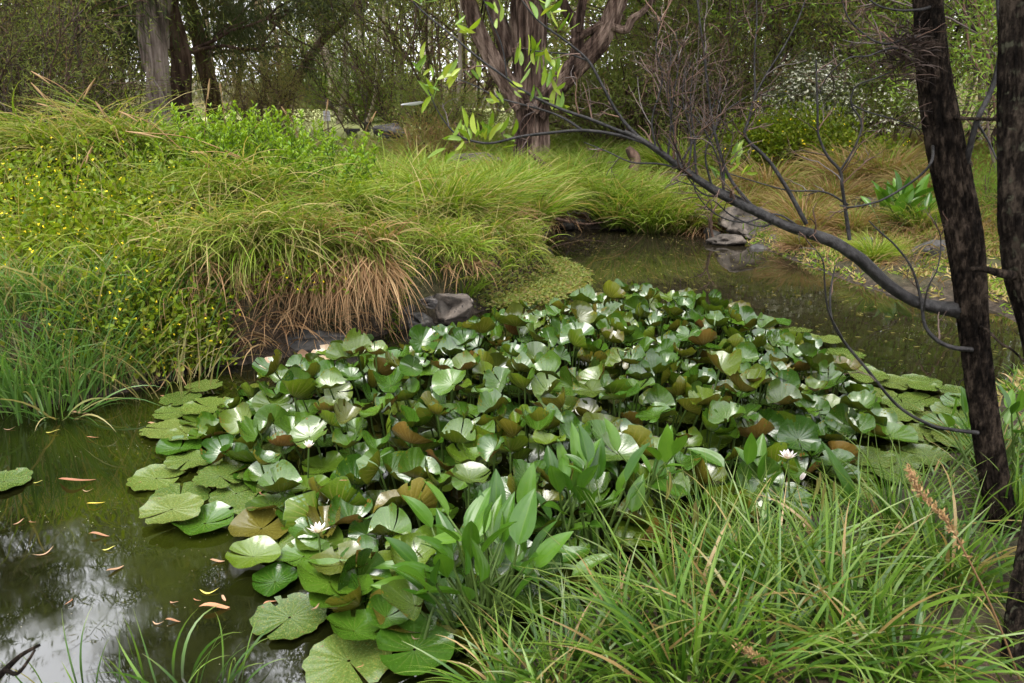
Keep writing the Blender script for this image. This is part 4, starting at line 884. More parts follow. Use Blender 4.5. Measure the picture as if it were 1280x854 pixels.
lip_tussock('yellow green tussock sweeping right above the grey block', 552, 280, 6.8, 136, 1100, .56, -.6, .8, 200, .4, .3)
lip_tussock('small straw tipped tussock just above the grey block', 548, 318, 6.0, 150, 700, .42, -1.2, 1.0, 350, .36, .25)
lip_tussock('grassy tussock sweeping down toward the floating weed', 600, 318, 6.9, 137, 900, .55, -.6, .9, 120, .4, .2)
lip_tussock('long stemmed tussock in the middle of the left mound', 300, 262, 5.8, 138, 1200, .75, -1.3, 1.1, 0, .5, .3)
lip_tussock('pale tussock arching at the far left of the mound', 70, 215, 6.0, 139, 1300, .85, -2.2, 1.0, 120, .6, .35)
lip_tussock('pale tussock arching left of the bright leafy shrub', 150, 200, 6.4, 140, 1200, .80, -1.6, 1.3, 0, .6, .35)

g = Geo(); n = 800; px = rs.uniform(205, 500, n);
sx, sy = np.interp(px, [q_[0] for q_ in SHORE_PX[:11]], [on(*q_)[0] for q_ in SHORE_PX[:11]]), np.interp(px, [q_[0] for q_ in SHORE_PX[:11]], [on(*q_)[1] for q_ in SHORE_PX[:11]])
off = .04 + .32 * rs.rand(n); P = np.stack([sx - .25 * off, sy + off, 0 * sx], 1); P[:, 2] = height(P[:, 0], P[:, 1]) + .05 * rs.rand(n)
keepp = fbm(np.stack([px * .02, 0 * px, 0 * px + 2], 1), 3) > -.30; P = P[keepp]; n = len(P)
blades(g, P, -1.4 + .7 * rs.randn(n), .5 + .8 * rs.rand(n), .9 + 1.2 * rs.rand(n), .16 + .34 * rs.rand(n) ** 2, .006 + .005 * rs.rand(n), 6, None, 0, pw=.9, floor=.012)
tag(g.build('hanging_straw', M['straw']), 'brown dead grass and rootlets hanging from the undercut left bank', None, None, 'stuff')
g = Geo(); n = 1800; px = rs.uniform(-40, 290, n); sx, sy = np.interp(px, [q_[0] for q_ in SHORE_PX[:11]], [on(*q_)[0] for q_ in SHORE_PX[:11]]), np.interp(px, [q_[0] for q_ in SHORE_PX[:11]], [on(*q_)[1] for q_ in SHORE_PX[:11]])
off = .02 + .3 * rs.rand(n); P = np.stack([sx - .25 * off, sy + off, 0 * sx], 1); P[:, 2] = height(P[:, 0], P[:, 1]) - .02
blades(g, P, rs.rand(n) * 6.28, .1 + .6 * rs.rand(n), .2 + 1.2 * rs.rand(n), .2 + .3 * rs.rand(n), .006 + .005 * rs.rand(n), 6, None, (rs.rand(n) < .25) * .8, floor=.01)
tag(g.build('bank_reeds', M['reed']), 'mixed green and dead stems at the foot of the left bank', None, None, 'stuff')

g = Geo(); P, d = scatter(5200, -6.5, 1.2, 4.3, 11, lambda x, y, d: (d > .1) & (x < 1.0 - .03 * y) & in_view(x, y)); n = len(P)
blades(g, P, rs.rand(n) * 6.28, .05 + .9 * rs.rand(n), .1 + 1.2 * rs.rand(n), (.35 + .35 * ss(7.5, 6, P[:, 1])) * (.4 + .8 * rs.rand(n)), .005 + .004 * rs.rand(n), 5, None, (rs.rand(n) < .8) * (.5 + .5 * rs.rand(n)), floor=.01)
tag(g.build('stray_straws', M['grass']), 'stray dry straws sticking out of the bank grass', None, None, 'stuff')

# seed stalks standing out of the grass
g = Geo()
for x0, y0, x1, y1, Y in [(110, 190, 40, 105, 6.3), (70, 190, 118, 100, 6.2), (150, 170, 48, 130, 6.4), (160, 200, 120, 128, 6), (255, 190, 262, 100, 6.4), (282, 160, 275, 105, 6.5), (405, 180, 410, 125, 8), (120, 150, 40, 90, 6.6),
                          (375, 178, 352, 134, 7.5), (310, 200, 160, 165, 5.9), (230, 190, 150, 140, 6.1), (330, 215, 240, 190, 5.8), (340, 160, 315, 165, 6.6), (255, 230, 262, 205, 5.7), (90, 260, 115, 185, 5.2), (450, 190, 470, 140, 8.6), (520, 210, 505, 160, 9)]:
    a, b = at(x0, y0, Y), at(x1, y1, Y - .1); m = (a + b) / 2 + (0, 0, .06)
    tube(g, smooth_path([a, m, b], 4), np.linspace(.004, .0025, 9), 4, (.35, 0, 0)); d = b - a
    tube(g, [b - d * .28 + (0, 0, .012), b - d * .1 + (0, 0, .01), b + d * .02], [.003, .009, .003], 5, (.6, 0, 0))
tag(g.build('seed_stalks', M['straw']), 'brown seed stalks standing out of the left bank grass', None, None, 'stuff')

# flowering creeper over the left mound, bright leafy shrub on its crest
for k, (lab, px, py, Y, rx, ry, rz, n, fl, dz) in enumerate([
    ('sprawling creeper dotted with small yellow flowers at the left edge', 60, 300, 5.0, .85, .5, .50, 15000, 900, .30), ('yellow flowered creeper hanging down toward the water', 150, 345, 4.75, .52, .3, .46, 9000, 520, .30),
    ('yellow flowered creeper climbing the mound at far left', 15, 235, 5.6, .85, .5, .5, 9000, 420, .30), ('yellow flowered creeper below the crest shrub', 190, 250, 5.6, .7, .45, .42, 9000, 260, .28), ('thin flowered creeper threaded through the drooping tussock', 330, 330, 5.0, .5, .2, .22, 2200, 120, .1),
    ('yellow flowered creeper reaching almost down to the water at left', 85, 395, 4.5, .62, .22, .36, 8000, 380, .22), ('small creeper tuft hanging over the mud left of the undercut', 205, 400, 4.62, .3, .18, .30, 3200, 120, .2),
    ('creeper with few flowers above the red brown skirt', 430, 260, 6.2, .5, .35, .25, 3000, 90, .15)]):
    c = at(px, py, Y); bush('flowering_creeper', lab, c - (0, 0, dz), rx, ry, rz, int(n * .72), .043, .022, 'creeper', fl, 'yellow', .011, 81 + k, 24, b=.45, hollow=.5, group='yellow flowered creepers on the left mound')
def shoots(name, label, c, n, spread, h, L, Wd, seed, mat='bright'):
    """upright leafy shoots"""
    global rs
    keep = rs; rs = np.random.RandomState(seed); t = thing(name, label, 'shrub', c); g, sg = Geo(), Geo()
    for k in range(n):
        p = np.array([rs.randn() * spread[0], rs.randn() * spread[1], -.15]); hh = h * (.55 + .5 * rs.rand()) * (1 - .25 * min(1, abs(p[0]) / (2.2 * spread[0])))
        q = p + (rs.randn() * .14, rs.randn() * .12 - .04, hh); path = smooth_path([p, (p + q) / 2 + rs.randn(3) * .03, q], 5)
        tube(sg, path, np.linspace(.005, .002, len(path)), 4, (.4, 0, 0))
        m = 34; s = rs.rand(m) ** .7; pp = np.stack([np.interp(s, np.linspace(0, 1, len(path)), path[:, i]) for i in range(3)], 1); a = rs.rand(m) * 6.28
        leaves(g, pp, np.stack([np.cos(a), np.sin(a), .35 + .7 * s], 1), L * (1.1 - .5 * s) * (.7 + .6 * rs.rand(m)), Wd * (1.05 - .45 * s), np.clip(.2 + .7 * s + .2 * rs.randn(m), 0, 1), N=rs.randn(m, 3) * .35 + (0, 0, 1))
    g.build('foliage', M[mat], t); tag(sg.build('stems', M['stalk'], t), kind='stuff'); rs = keep; return t
c = at(300, 215, 6.5); shoots('leafy_shrub', 'bright green leafy shrub on the crest of the left mound', (c[0], c[1], c[2] + .02), 230, (.44, .26), .66, .062, .026, 91)
c = at(235, 200, 6.8); shoots('leafy_shrub', 'bright green leafy shoots left of the crest shrub', (c[0], c[1], c[2]), 100, (.30, .2), .5, .058, .024, 92)
c = at(120, 240, 5.7); shoots('leafy_shrub', 'low leafy shoots among pale grass on the left mound', (c[0], c[1], c[2] - .1), 110, (.4, .2), .4, .05, .022, 93)
c = at(415, 235, 6.8); shoots('leafy_shrub', 'loose leafy shoots right of the crest shrub', (c[0], c[1], c[2] - .28), 60, (.3, .2), .42, .05, .02, 94)
c = at(185, 205, 6.3); shoots('leafy_shrub', 'leafy shoots rising through the creeper left of the crest shrub', (c[0], c[1], c[2] - .1), 120, (.32, .22), .45, .055, .024, 95)
c = at(365, 225, 6.3); shoots('leafy_shrub', 'leafy shoots spilling over the right shoulder of the mound', (c[0], c[1], c[2] - .12), 90, (.25, .2), .42, .052, .022, 96)
# trailing vine beside the grey block
g = Geo(); sg = Geo(); t = thing('trailing_vine', 'thin leafy vine trailing down beside the grey block to the water', 'vine', at(505, 340, 5.6))
for k in range(4):
    p = smooth_path([at(500 + 4 * k, 300 + 8 * k, 5.75), at(508 + 2 * k, 345, 5.55), at(500 - 3 * k, 385, 5.45), at(494 - 4 * k, 425, 5.35)], 6); tube(sg, p, .002, 4)
    i = rs.randint(0, len(p), 130); leaves(g, p[i] + rs.randn(130, 3) * .018, rs.randn(130, 3), .022, .014)
o = at(505, 340, 5.6); g.build('foliage', M['creeper'], t, o); tag(sg.build('stems', M['stalk'], t, o), kind='stuff')
# reeds at the left edge, strap clump by the block
def clump(name, label, cat, c, n, r, L, Wd, mat, seed, th, bend, dead=.05, group=None, az=None, sp=3.2, segs=8, floor=None):
    t = thing(name, label, cat, c, group); global rs
    keep = rs; rs = np.random.RandomState(seed); g = Geo(); q = np.sqrt(rs.rand(n)); a = rs.rand(n) * 6.28
    P = np.stack([q * r * np.cos(a), q * r * .8 * np.sin(a), 0 * a - .02], 1); A = a + rs.randn(n) * .4 if az is None else az + rs.uniform(-sp, sp, n)
    if az is None: pass
    blades(g, P, A, th[0] + (th[1] - th[0]) * rs.rand(n), bend[0] + (bend[1] - bend[0]) * rs.rand(n), L * (.5 + .6 * rs.rand(n)), Wd * (.7 + .6 * rs.rand(n)), segs, None, (rs.rand(n) < dead) * (.5 + .5 * rs.rand(n)), floor=floor)
    rs = keep; tag(g.build('blades', M[mat], t), kind='stuff'); return t
c = on(40, 500, .05); clump('reed_clump', 'tall blue green reeds at the left edge of the pond', 'reeds', c, 130, .38, .62, .011, 'reed', 141, (.05, .5), (.3, 1.4))
c = on(5, 495, .05); clump('reed_clump', 'pale arching reeds in the left corner of the bank', 'reeds', c, 90, .25, .6, .012, 'reed', 142, (.1, .6), (.6, 1.6))
c = on(92, 486, .06); clump('reed_clump', 'green reeds in front of the creeper by the muddy edge', 'reeds', c, 110, .3, .55, .009, 'reed', 143, (.05, .45), (.2, 1.2), .2)
c = on(78, 520, .02); clump('reed_clump', 'few limp reeds flopping into the water at left', 'reeds', c, 26, .12, .5, .011, 'reed', 144, (.5, 1.0), (.9, 1.6), .2, floor=.0)
c = on(210, 478, .05); clump('reed_clump', 'thin dry stalks at the muddy foot of the creeper', 'reeds', c, 70, .3, .5, .007, 'reed', 145, (.1, .7), (.3, 1.2), .8)
c = at(580, 372, 6.0); clump('sedge_clump', 'bright green strap leaved clump behind the grey block', 'sedge', (c[0], c[1], .06), 60, .09, .42, .016, 'lush', 146, (.05, .45), (.8, 2.0))

# floating weed at the end of the left bank
g = Geo(); pl = np.array([on(*p)[:2] for p in [(596, 386), (620, 352), (660, 336), (700, 330), (728, 348), (726, 368), (690, 378), (650, 386)]])
n = 34000; x = rs.uniform(-.6, 1.0, n); y = rs.uniform(5.9, 8.2, n); k = poly_sd(np.stack([x, y], -1), pl) < .10 * rs.rand(n) - .0; x, y = x[k], y[k]; n = len(x)
P = np.stack([x, y, .01 + .05 * rs.rand(n) + np.maximum(height(x, y), 0)], 1)
leaves(g, P, rs.randn(n, 3) * (1, 1, .35) + (0, 0, .25), 0.026 + .022 * rs.rand(n), .012 + .008 * rs.rand(n), None, (rs.rand(n) < .3) * .6, N=rs.randn(n, 3) * .5 + (0, 0, 1))
tag(g.build('pond_weed', M['wattle']), 'mat of small leaved weed floating beside the grey block', None, None, 'stuff')
# debris specks on the far water
g = Geo(); x = rs.uniform(.2, 4, 800); y = rs.uniform(4.5, 9.3, 800); k = (poly_sd(np.stack([x, y], -1), POND) < -.05) & (fbm(np.stack([x * 1.3, y * 1.3, 0 * x], -1), 3) > .0); n = k.sum()
leaves(g, np.stack([x[k], y[k], 0 * x[k] + .004], 1), rs.randn(n, 3) * (1, 1, .03), .02 + .04 * rs.rand(n), .006 + .006 * rs.rand(n), None, 0, N=np.tile((0, 0, 1.0), (n, 1)) + rs.randn(n, 3) * .05)
tag(g.build('water_debris', M['olive']), 'scattered bits of dead grass floating on the far water', None, None, 'stuff')

# ------------------------------------------------------------------ water lilies
def lily_mesh(seed, cup, fold, wave, curl, mats, name='leaf', nr=6, na=36, ragged=0.0):
    q = np.random.RandomState(seed); gap = .10 + .12 * q.rand()
    a = np.linspace(-math.pi + gap * .5, math.pi - gap * .5, na); rr = np.array([.04, .25, .48, .7, .87, 1.0])
    A, Rr = np.meshgrid(a, rr); lobes = 1 - .10 * np.exp(-((np.abs(A) - math.pi) / .28) ** 2)
    rad = Rr * lobes * (1 + .04 * q.randn() * np.cos(2 * A) + (ragged * .05 * np.sin(A * 11 + q.rand() * 6) * Rr ** 4))
    gapo = gap * (1 - Rr); A2 = A * (1 - .0 * gapo)
    x = rad * np.cos(A2); y = rad * np.sin(A2)
    ph = q.rand(4) * 6.28
    z = cup * Rr ** 2 + fold * np.abs(y * math.cos(ph[3]) + x * math.sin(ph[3])) ** 1.3 + wave * Rr ** 3 * (np.sin(3 * A + ph[0]) + .6 * np.sin(5 * A + ph[1]) + .35 * np.sin(9 * A + ph[2])) * .5
    z = z + curl * Rr ** 6 + .22 * cup * np.exp(-((np.abs(A) - math.pi) / .5) ** 2) * Rr ** 2
    sh = 1 - .22 * np.clip(z, 0, 1) * Rr; x, y = x * sh, y * sh
    top = np.stack([x, y, z], -1).reshape(-1, 3); bot = top - np.stack([0 * x, 0 * y, .014 * (1 - .45 * Rr ** 4)], -1).reshape(-1, 3)
    tn = np.stack([A / (2 * math.pi) + .5, Rr, 0 * A], -1).reshape(-1, 3)
    i = (np.arange(nr - 1)[:, None] * na + np.arange(na - 1)[None]).ravel()
    Q = np.stack([i, i + na, i + na + 1, i + 1], 1)
    if q.rand() < .45:                                   # bitten rims
        keepq = np.ones(len(Q), bool); ring = (nr - 2) * (na - 1)
        for _ in range(q.randint(1, 4)):
            k0 = q.randint(0, na - 3); keepq[ring + k0:ring + k0 + q.randint(1, 3)] = False
            if q.rand() < .4: keepq[ring - (na - 1) + k0] = False
        Q = Q[keepq]
    return top, bot, tn, Q
def lily_geo(g, lm, Mx=None, b=0.0):
    top, bot, tn, Q = lm
    t = tn.copy(); t[:, 2] = b
    if Mx is not None:
        m = np.array(Mx); top = top @ m[:3, :3].T + m[:3, 3]; bot = bot @ m[:3, :3].T + m[:3, 3]
    g.add(top, Q, None, t, 0); g.add(bot, Q[:, ::-1], None, t, 1)
RAISED = []
for i in range(18):
    q = np.random.RandomState(300 + i)
    RAISED.append(lily_mesh(200 + i, .08 + .36 * q.rand(), .15 + .75 * q.rand() * (q.rand() < .85), .10 + .22 * q.rand(), .18 * q.rand() * (q.rand() < .5) - .06, None))
FLAT = [lily_mesh(240 + i, .02, 0, .035 + .03 * (i % 3), .04 * (i % 2), None, ragged=1) for i in range(8)]
SOFT = [lily_mesh(260 + i, .12, .1, .12, .03, None) for i in range(6)]
def lm_mesh(lm, mats):
    g = Geo(); lily_geo(g, lm); return g.mesh('leaf', mats)
RM = [lm_mesh(x, M['lily']) for x in RAISED]; FM = [lm_mesh(x, M['pad']) for x in FLAT]; SM = [lm_mesh(x, M['lily']) for x in SOFT]; FG = [lm_mesh(x, M['lily']) for x in FLAT]
PINK = [lm_mesh(x, M['pinkleaf']) for x in RAISED[3:6]]
def poisson(poly, dmin, n, z=0.0, seed=5, exist=()):
    q = np.random.RandomState(seed); lo, hi = poly.min(0), poly.max(0); out = [np.array(e) for e in exist]; k0 = len(out)
    c = q.uniform(lo, hi, (n, 2)); c = c[poly_sd(c, poly) < 0]
    for p in c:
        if out:
            a = np.array(out)
            if np.min(np.hypot(a[:, 0] - p[0], a[:, 1] - p[1])) < dmin: continue
        out.append(p)
    return np.array(out[k0:])
def pxpoly(pts, z): return np.array([on(x, y, z)[:2] for x, y in pts])
MOUND = pxpoly([(262, 500), (300, 478), (345, 468), (410, 455), (470, 440), (540, 420), (600, 402), (660, 392), (720, 382), (770, 376), (850, 380), (915, 388), (975, 408), (1030, 440), (1080, 478), (1096, 505), (1085, 540),
                (1050, 570), (1000, 600), (940, 630), (860, 650), (780, 660), (720, 690), (680, 720), (600, 760), (540, 790), (470, 770), (430, 720), (400, 660), (360, 620), (300, 575), (255, 540)], .12)
def leaf_obj(parent, me, pos, s, az, tilt, spin, label=None):
    o = bpy.data.objects.new('leaf', me); COL.objects.link(o); o.parent = parent
    o.location = pos; o.rotation_euler = (Matrix.Rotation(az, 3, 'Z') @ Matrix.Rotation(tilt, 3, 'Y') @ Matrix.Rotation(spin, 3, 'Z')).to_euler(); o.scale = (s, s, s)
    if label: o['label'] = label
    return o
def mound_h(p): return float(.05 + .20 * ss(.0, .55, -poly_sd(np.array([p]), MOUND)[0]) + .05 * fbm(np.array([[p[0] * 1.8, p[1] * 1.8, 0]]), 2)[0])
lily = thing('water_lily', 'dense raised mound of cupped water lily leaves filling the middle of the pond', 'water lily', (.3, 4.2, 0))
base = np.array([.3, 4.2, 0]); sg = Geo(); ex = Geo(); q = np.random.RandomState(9)
pts = poisson(MOUND, .092, 18000, seed=6)
pts = pts[np.argsort(pts[:, 1])]
low = poisson(MOUND, .19, 4000, seed=16)
npart = 0
FLOWERS = [on(398, 666, .12)[:2], on(386, 560, .20)[:2], on(985, 574, .22)[:2], on(1001, 600, .20)[:2]]     # leaves stand clear of the flowers
pts = np.array([p for p in pts if min(math.hypot(p[0] - f[0], (p[1] - f[1] + .05) * .8) for f in FLOWERS) > .115])
for i, p in enumerate(pts):
    h = mound_h(p) + .07 * q.randn() * .7; h = max(h, .02); s = (.058 + .046 * q.rand() ** .8) * (1.06 if p[1] < 3.6 else 1)
    az = q.rand() * 6.28; tilt = abs(q.randn()) * .40 + (.05 if p[1] > 3 else 0)
    if q.rand() < .16: tilt = .7 + .45 * q.rand()
    pos = np.array([p[0], p[1], h]); spin = q.rand() * 6.28
    k = q.randint(len(RM))
    foot = np.array([p[0] * .97 + .01, p[1] + .05, -.03]); tube(sg, smooth_path([foot, (foot + pos) / 2 + q.randn(3) * .02, pos - (0, 0, .004)], 3), .0045, 5, (q.rand(), 0, 0))
    if npart < 292: leaf_obj(lily, RM[k], pos - base, s, az, tilt, spin); npart += 1
    else:
        mx = Matrix.Translation(Vector(pos)) @ (Matrix.Rotation(az, 4, 'Z') @ Matrix.Rotation(tilt, 4, 'Y') @ Matrix.Rotation(spin, 4, 'Z')) @ Matrix.Scale(s, 4)
        lily_geo(ex, RAISED[k], mx, q.rand())
for p in low:                                            # a lower tier, pressed to the water under the raised leaves
    mx = Matrix.Translation(Vector((p[0], p[1], .015 + .03 * q.rand()))) @ Matrix.Rotation(q.rand() * 6.28, 4, 'Z') @ Matrix.Rotation(.12 * q.randn(), 4, 'Y') @ Matrix.Scale(.09 + .02 * q.rand(), 4)
    lily_geo(ex, SOFT[q.randint(6)], mx, q.rand())
for px, py, s in [(334, 468, .07), (378, 466, .075), (406, 455, .08)]:
    c = on(px, py, .12); leaf_obj(lily, PINK[int(px) % 3], c + (0, 0, .05) - base, s * .95, -1.5 + .4 * q.randn(), .45 + .2 * q.randn(), q.rand() * 6, 'pinkish brown leaf curling up at the back left of the mound')
tag(ex.build('lower_leaves', M['lily'], lily, base), kind='stuff'); tag(sg.build('stalks', M['stalk'], lily, base), kind='stuff')
print('lily raised', len(pts), 'low', len(low))
def fringe(label, poly, dmin, seed, mats, s0, name='water_lily', z=.008, tilt=.05, exist=(), n=3000):
    pp = poisson(poly, dmin, n, seed=seed, exist=exist); c = poly.mean(0); t = thing(name, label, 'water lily', (c[0], c[1], 0)); q = np.random.RandomState(seed)
    for i, p in enumerate(pp): leaf_obj(t, mats[q.randint(len(mats))], (p[0] - c[0], p[1] - c[1], z + .012 * (i % 4)), s0 * (.8 + .4 * q.rand()), q.rand() * 6.28, tilt * q.randn(), q.rand() * 6.28)
    print(label, len(pp)); return t
fringe('flat mottled lily pads floating along the left edge of the mound', pxpoly([(262, 488), (215, 505), (196, 520), (205, 560), (193, 600), (215, 650), (250, 662), (300, 645), (345, 640), (345, 600), (300, 560), (265, 520)], 0), .15, 21, FM + SM[:2], .115)
fringe('mottled and glossy pads floating at the near left of the mound', pxpoly([(340, 640), (312, 680), (318, 715), (345, 735), (380, 715), (420, 735), (480, 720), (470, 690), (400, 640)], 0), .13, 22, FM + SM + SM, .108, tilt=.12)
fringe('thin flat pads spread over the water right of the mound', pxpoly([(930, 395), (1000, 415), (1050, 432), (1080, 460), (1100, 480), (1150, 480), (1195, 500), (1210, 530), (1190, 575), (1120, 600), (1060, 620), (1030, 600), (1085, 560), (1105, 510), (1070, 465), (1000, 425)], 0), .135, 23, FM + FM + SM[:1], .11)
t = fringe('large dark glossy lily leaves nearest the bank beside the broad leaved plant', pxpoly([(420, 715), (400, 760), (440, 790), (480, 800), (560, 790), (600, 720), (560, 690), (480, 690)], .06), .15, 24, SM, .118, z=.06, tilt=.22)
def lone_pad(label, px, py, s, mats, tilt=0.0, spin=0.0, z=.01):
    c = on(px, py, z); o = link('lily_pad', mats); o.location = c; o.rotation_euler = (tilt, 0, spin); o.scale = (s, s, s); return tag(o, label, 'lily pad')
lone_pad('mottled lily pad floating alone at the left edge of the pond', 5, 602, .115, FM[1])
lone_pad('yellow speckled lily pad with a ragged brown rim', 362, 772, .125, FM[3], spin=1.1)
lone_pad('pale waterlogged lily pad nearest the viewer', 436, 826, .135, FM[4], spin=2.2)
lone_pad('big silvery green lily leaf at the foot of the broad leaved plant', 518, 812, .125, SM[2], .15, .4, .05)
lone_pad('big dark cupped lily leaf at the near left front', 412, 728, .128, SM[4], .28, 2.0, .09)

# flowers
PET = []
for i in range(3):
    g = Geo(); q = np.random.RandomState(400 + i); ss_ = np.linspace(0, 1, 6); wv = np.array([.25, .8, 1.0, .85, .5, .03]) * .5
    ctr = np.stack([ss_, 0 * ss_, .12 * ss_ ** 2 + .05 * i * ss_ ** 3], 1); V = []
    for s_, w_, c_ in zip(ss_, wv, ctr): V += [c_ + (0, -w_ * .36, .10 * w_), c_, c_ + (0, w_ * .36, .10 * w_)]
    Q = [[3 * k + j, 3 * k + 3 + j, 3 * k + 4 + j, 3 * k + 1 + j] for k in range(5) for j in range(2)]
    g.add(V, Q, None, (q.rand(), .5, 0)); PET.append(g.mesh('petal', M['petal']))
def flower(label, px, py, z, s, open_=1.0, rz=0, tip=(0, 0), pink=False, whorls=(8, 8, 6)):
    c = on(px, py, z); t = thing('water_lily_flower', label, 'flower', c, 'water lily flowers'); t.rotation_euler = (tip[0], tip[1], rz); q = np.random.RandomState(int(px))
    for w, n in enumerate(whorls):
        for k in range(n):
            o = link('petal', PET[(k + w) % 3], t); el = (.25 + .38 * w) + (1 - open_) * (1.15 - .3 * w) + .06 * q.randn()
            o.rotation_euler = (0, -min(el, 1.5), (k + .5 * (w % 2)) * 6.283 / n + .08 * q.randn()); L = s * (1 - .12 * w); o.scale = (L, L * (1 if open_ > .5 else 1.25), L); o.location = (0, 0, .002 * w)
    if open_ > .4:
        g = Geo(); n = 40; a = q.rand(n) * 6.28; blades(g, np.stack([.05 * s * np.cos(a), .05 * s * np.sin(a), 0 * a], 1), a, .2 + .5 * q.rand(n), .4, s * .4, s * .05, 3)
        g.build('stamens', M['stamen'], t)
    g = Geo(); tube(g, [(0, 0, .0), (0, .01, -z - .02)], .004, 6); g.build('stalk', M['stalk'], t)
flower('open white water lily flower among pads at near left', 398, 666, .12, .048, .95, .3, (-.25, 0))
flower('half hidden pale flower at the upper left of the mound', 386, 560, .20, .036, .6, 1.0, (.1, 0))
flower('open pinkish white flower at the right front of the mound', 985, 574, .22, .046, .85, .7, (-.2, 0))
flower('pink tinged flower bud beside the open flower on the right', 1001, 600, .20, .036, .12, .2, (.2, .2), whorls=(5, 5))

# ------------------------------------------------------------------ broad leaved plants
def broad_leaf_mesh(seed, ratio=.42, mat='arum', heart=0.0):
    q = np.random.RandomState(seed); ns, nw = 9, 5; s_ = np.linspace(0, 1, ns); w = np.sin(np.pi * np.clip(s_, 0, 1) ** .72) ** .8 * ratio * .5; w[0] = .012; w[-1] = .004
    u = np.linspace(-1, 1, nw); S_, U_ = np.meshgrid(s_, u, indexing='ij'); Wv = w[:, None] * np.ones((1, nw))
    bend = -.25 * q.rand() - .05; ph = q.rand() * 6.28
    x = S_; y = U_ * Wv; z = bend * S_ ** 2 + .55 * np.abs(y) * (1 - .3 * S_) + .02 * np.sin(7 * S_ + ph) * np.abs(U_) ** 2
    g = Geo(); i = (np.arange(ns - 1)[:, None] * nw + np.arange(nw - 1)[None]).ravel()
    g.add(np.stack([x, y, z], -1).reshape(-1, 3), np.stack([i, i + nw, i + nw + 1, i + 1], 1), None, np.stack([.5 + .5 * U_, S_, 0 * S_], -1).reshape(-1, 3)); return g.mesh('leaf', M[mat])
BL = [broad_leaf_mesh(500 + i, .36 + .03 * i) for i in range(6)]
def broad_plant(label, base, specs, n, L, h, seed, r=.07, lean=(0, 0), spread=.55, name='broad_leaved_plant'):
    """specs: leaves placed by hand as (photo column, row, metres ahead, length, up angle); n more at random"""
    q = np.random.RandomState(seed); t = thing(name, label, 'plant', base); sg = Geo(); base = np.array(base, float)
    todo = []
    for px, py, Y, LL, az, el in specs: todo.append((at(px, py, Y), LL, az, el))
    for k in range(n):
        a = q.rand() * 6.28; rr = spread * h * q.rand() ** .6; p = base + (rr * math.cos(a) + lean[0] * h, rr * .8 * math.sin(a) + lean[1] * h, h * (.45 + .6 * q.rand()) * (1 - .25 * rr / (spread * h)))
        todo.append((p, L * (.6 + .55 * q.rand()), a + .5 * q.randn(), .95 + .35 * q.randn()))
    for p, LL, az, el in todo:
        f = base + (r * q.randn(), r * q.randn() * .7, -.03); mid = f * .45 + p * .55 + (0, 0, .05 * h); tube(sg, smooth_path([f, mid, p], 5), np.linspace(.007, .0035, 11), 6)
        o = link('leaf', BL[q.randint(6)], t); o.location = p - base; LL *= 1.12; o.scale = (LL, LL * (.78 + .3 * q.rand()), LL)
        o.rotation_euler = (Matrix.Rotation(az, 3, 'Z') @ Matrix.Rotation(-el, 3, 'Y') @ Matrix.Rotation(.35 * q.randn(), 3, 'X')).to_euler()
    tag(sg.build('stalks', M['stalk'], t, base), kind='stuff'); return t
UPR = 1.15
b = on(598, 792, .03)
broad_plant('broad leaved water plant standing at the near edge of the lily mound', b, [
    (588, 700, 2.15, .165, -1.4, 1.35), (560, 645, 2.35, .13, 2.6, .9), (605, 665, 2.3, .125, 1.9, 1.3), (628, 680, 2.25, .15, 1.2, 1.2), (540, 660, 2.4, .14, 2.6, .7), (520, 730, 2.2, .13, 3.6, .3),
    (548, 745, 2.1, .15, 2.9, .55), (505, 712, 2.35, .12, 3.0, .15), (655, 640, 2.5, .16, 1.0, 1.25), (640, 705, 2.15, .13, -1.0, .2), (668, 690, 2.25, .13, -.3, .35), (575, 745, 2.05, .13, 3.4, .5), (565, 690, 2.2, .13, 2.2, 1.0), (620, 640, 2.45, .13, 1.5, 1.35)],
    30, .14, .40, 601, .07)
b = on(735, 690, .03)
broad_plant('broad leaved water plant behind the sedge, right of the near one', b, [
    (722, 590, 2.75, .17, 1.7, 1.3), (745, 600, 2.75, .15, 1.2, 1.2), (690, 600, 2.8, .12, 1.9, 1.25), (705, 590, 2.85, .12, 2.0, 1.3), (688, 650, 2.55, .12, 2.4, .8), (705, 665, 2.55, .14, -.6, .5), (735, 640, 2.65, .13, -.4, .7), (775, 620, 2.8, .15, .9, 1.2),
    (690, 705, 2.35, .13, .3, .3), (715, 720, 2.3, .14, .2, .5)], 20, .13, .38, 602, .09)
b = on(815, 650, .03); broad_plant('slender broad leaved plant at the back of the sedge', b, [], 14, .14, .36, 603, .09)
b = on(935, 635, .03); broad_plant('scattered broad leaves by the pinkish white flower', b, [(905, 585, 3.0, .15, 2.6, .5), (960, 610, 3.0, .12, .8, .9), (1060, 640, 2.75, .26, 2.4, 1.3)], 6, .12, .24, 604, .1)
b = at(1262, 520, 2.9); broad_plant('broad leaved plant growing behind the right hand trunk', (b[0], b[1], gz(b[0], b[1])), [], 20, .12, .42, 605, .1)
b = at(1115, 300, 8.3); broad_plant('bright broad leaved plant growing on the far bank', (b[0], b[1], gz(b[0], b[1])), [], 30, .24, .42, 606, .14, spread=.85)

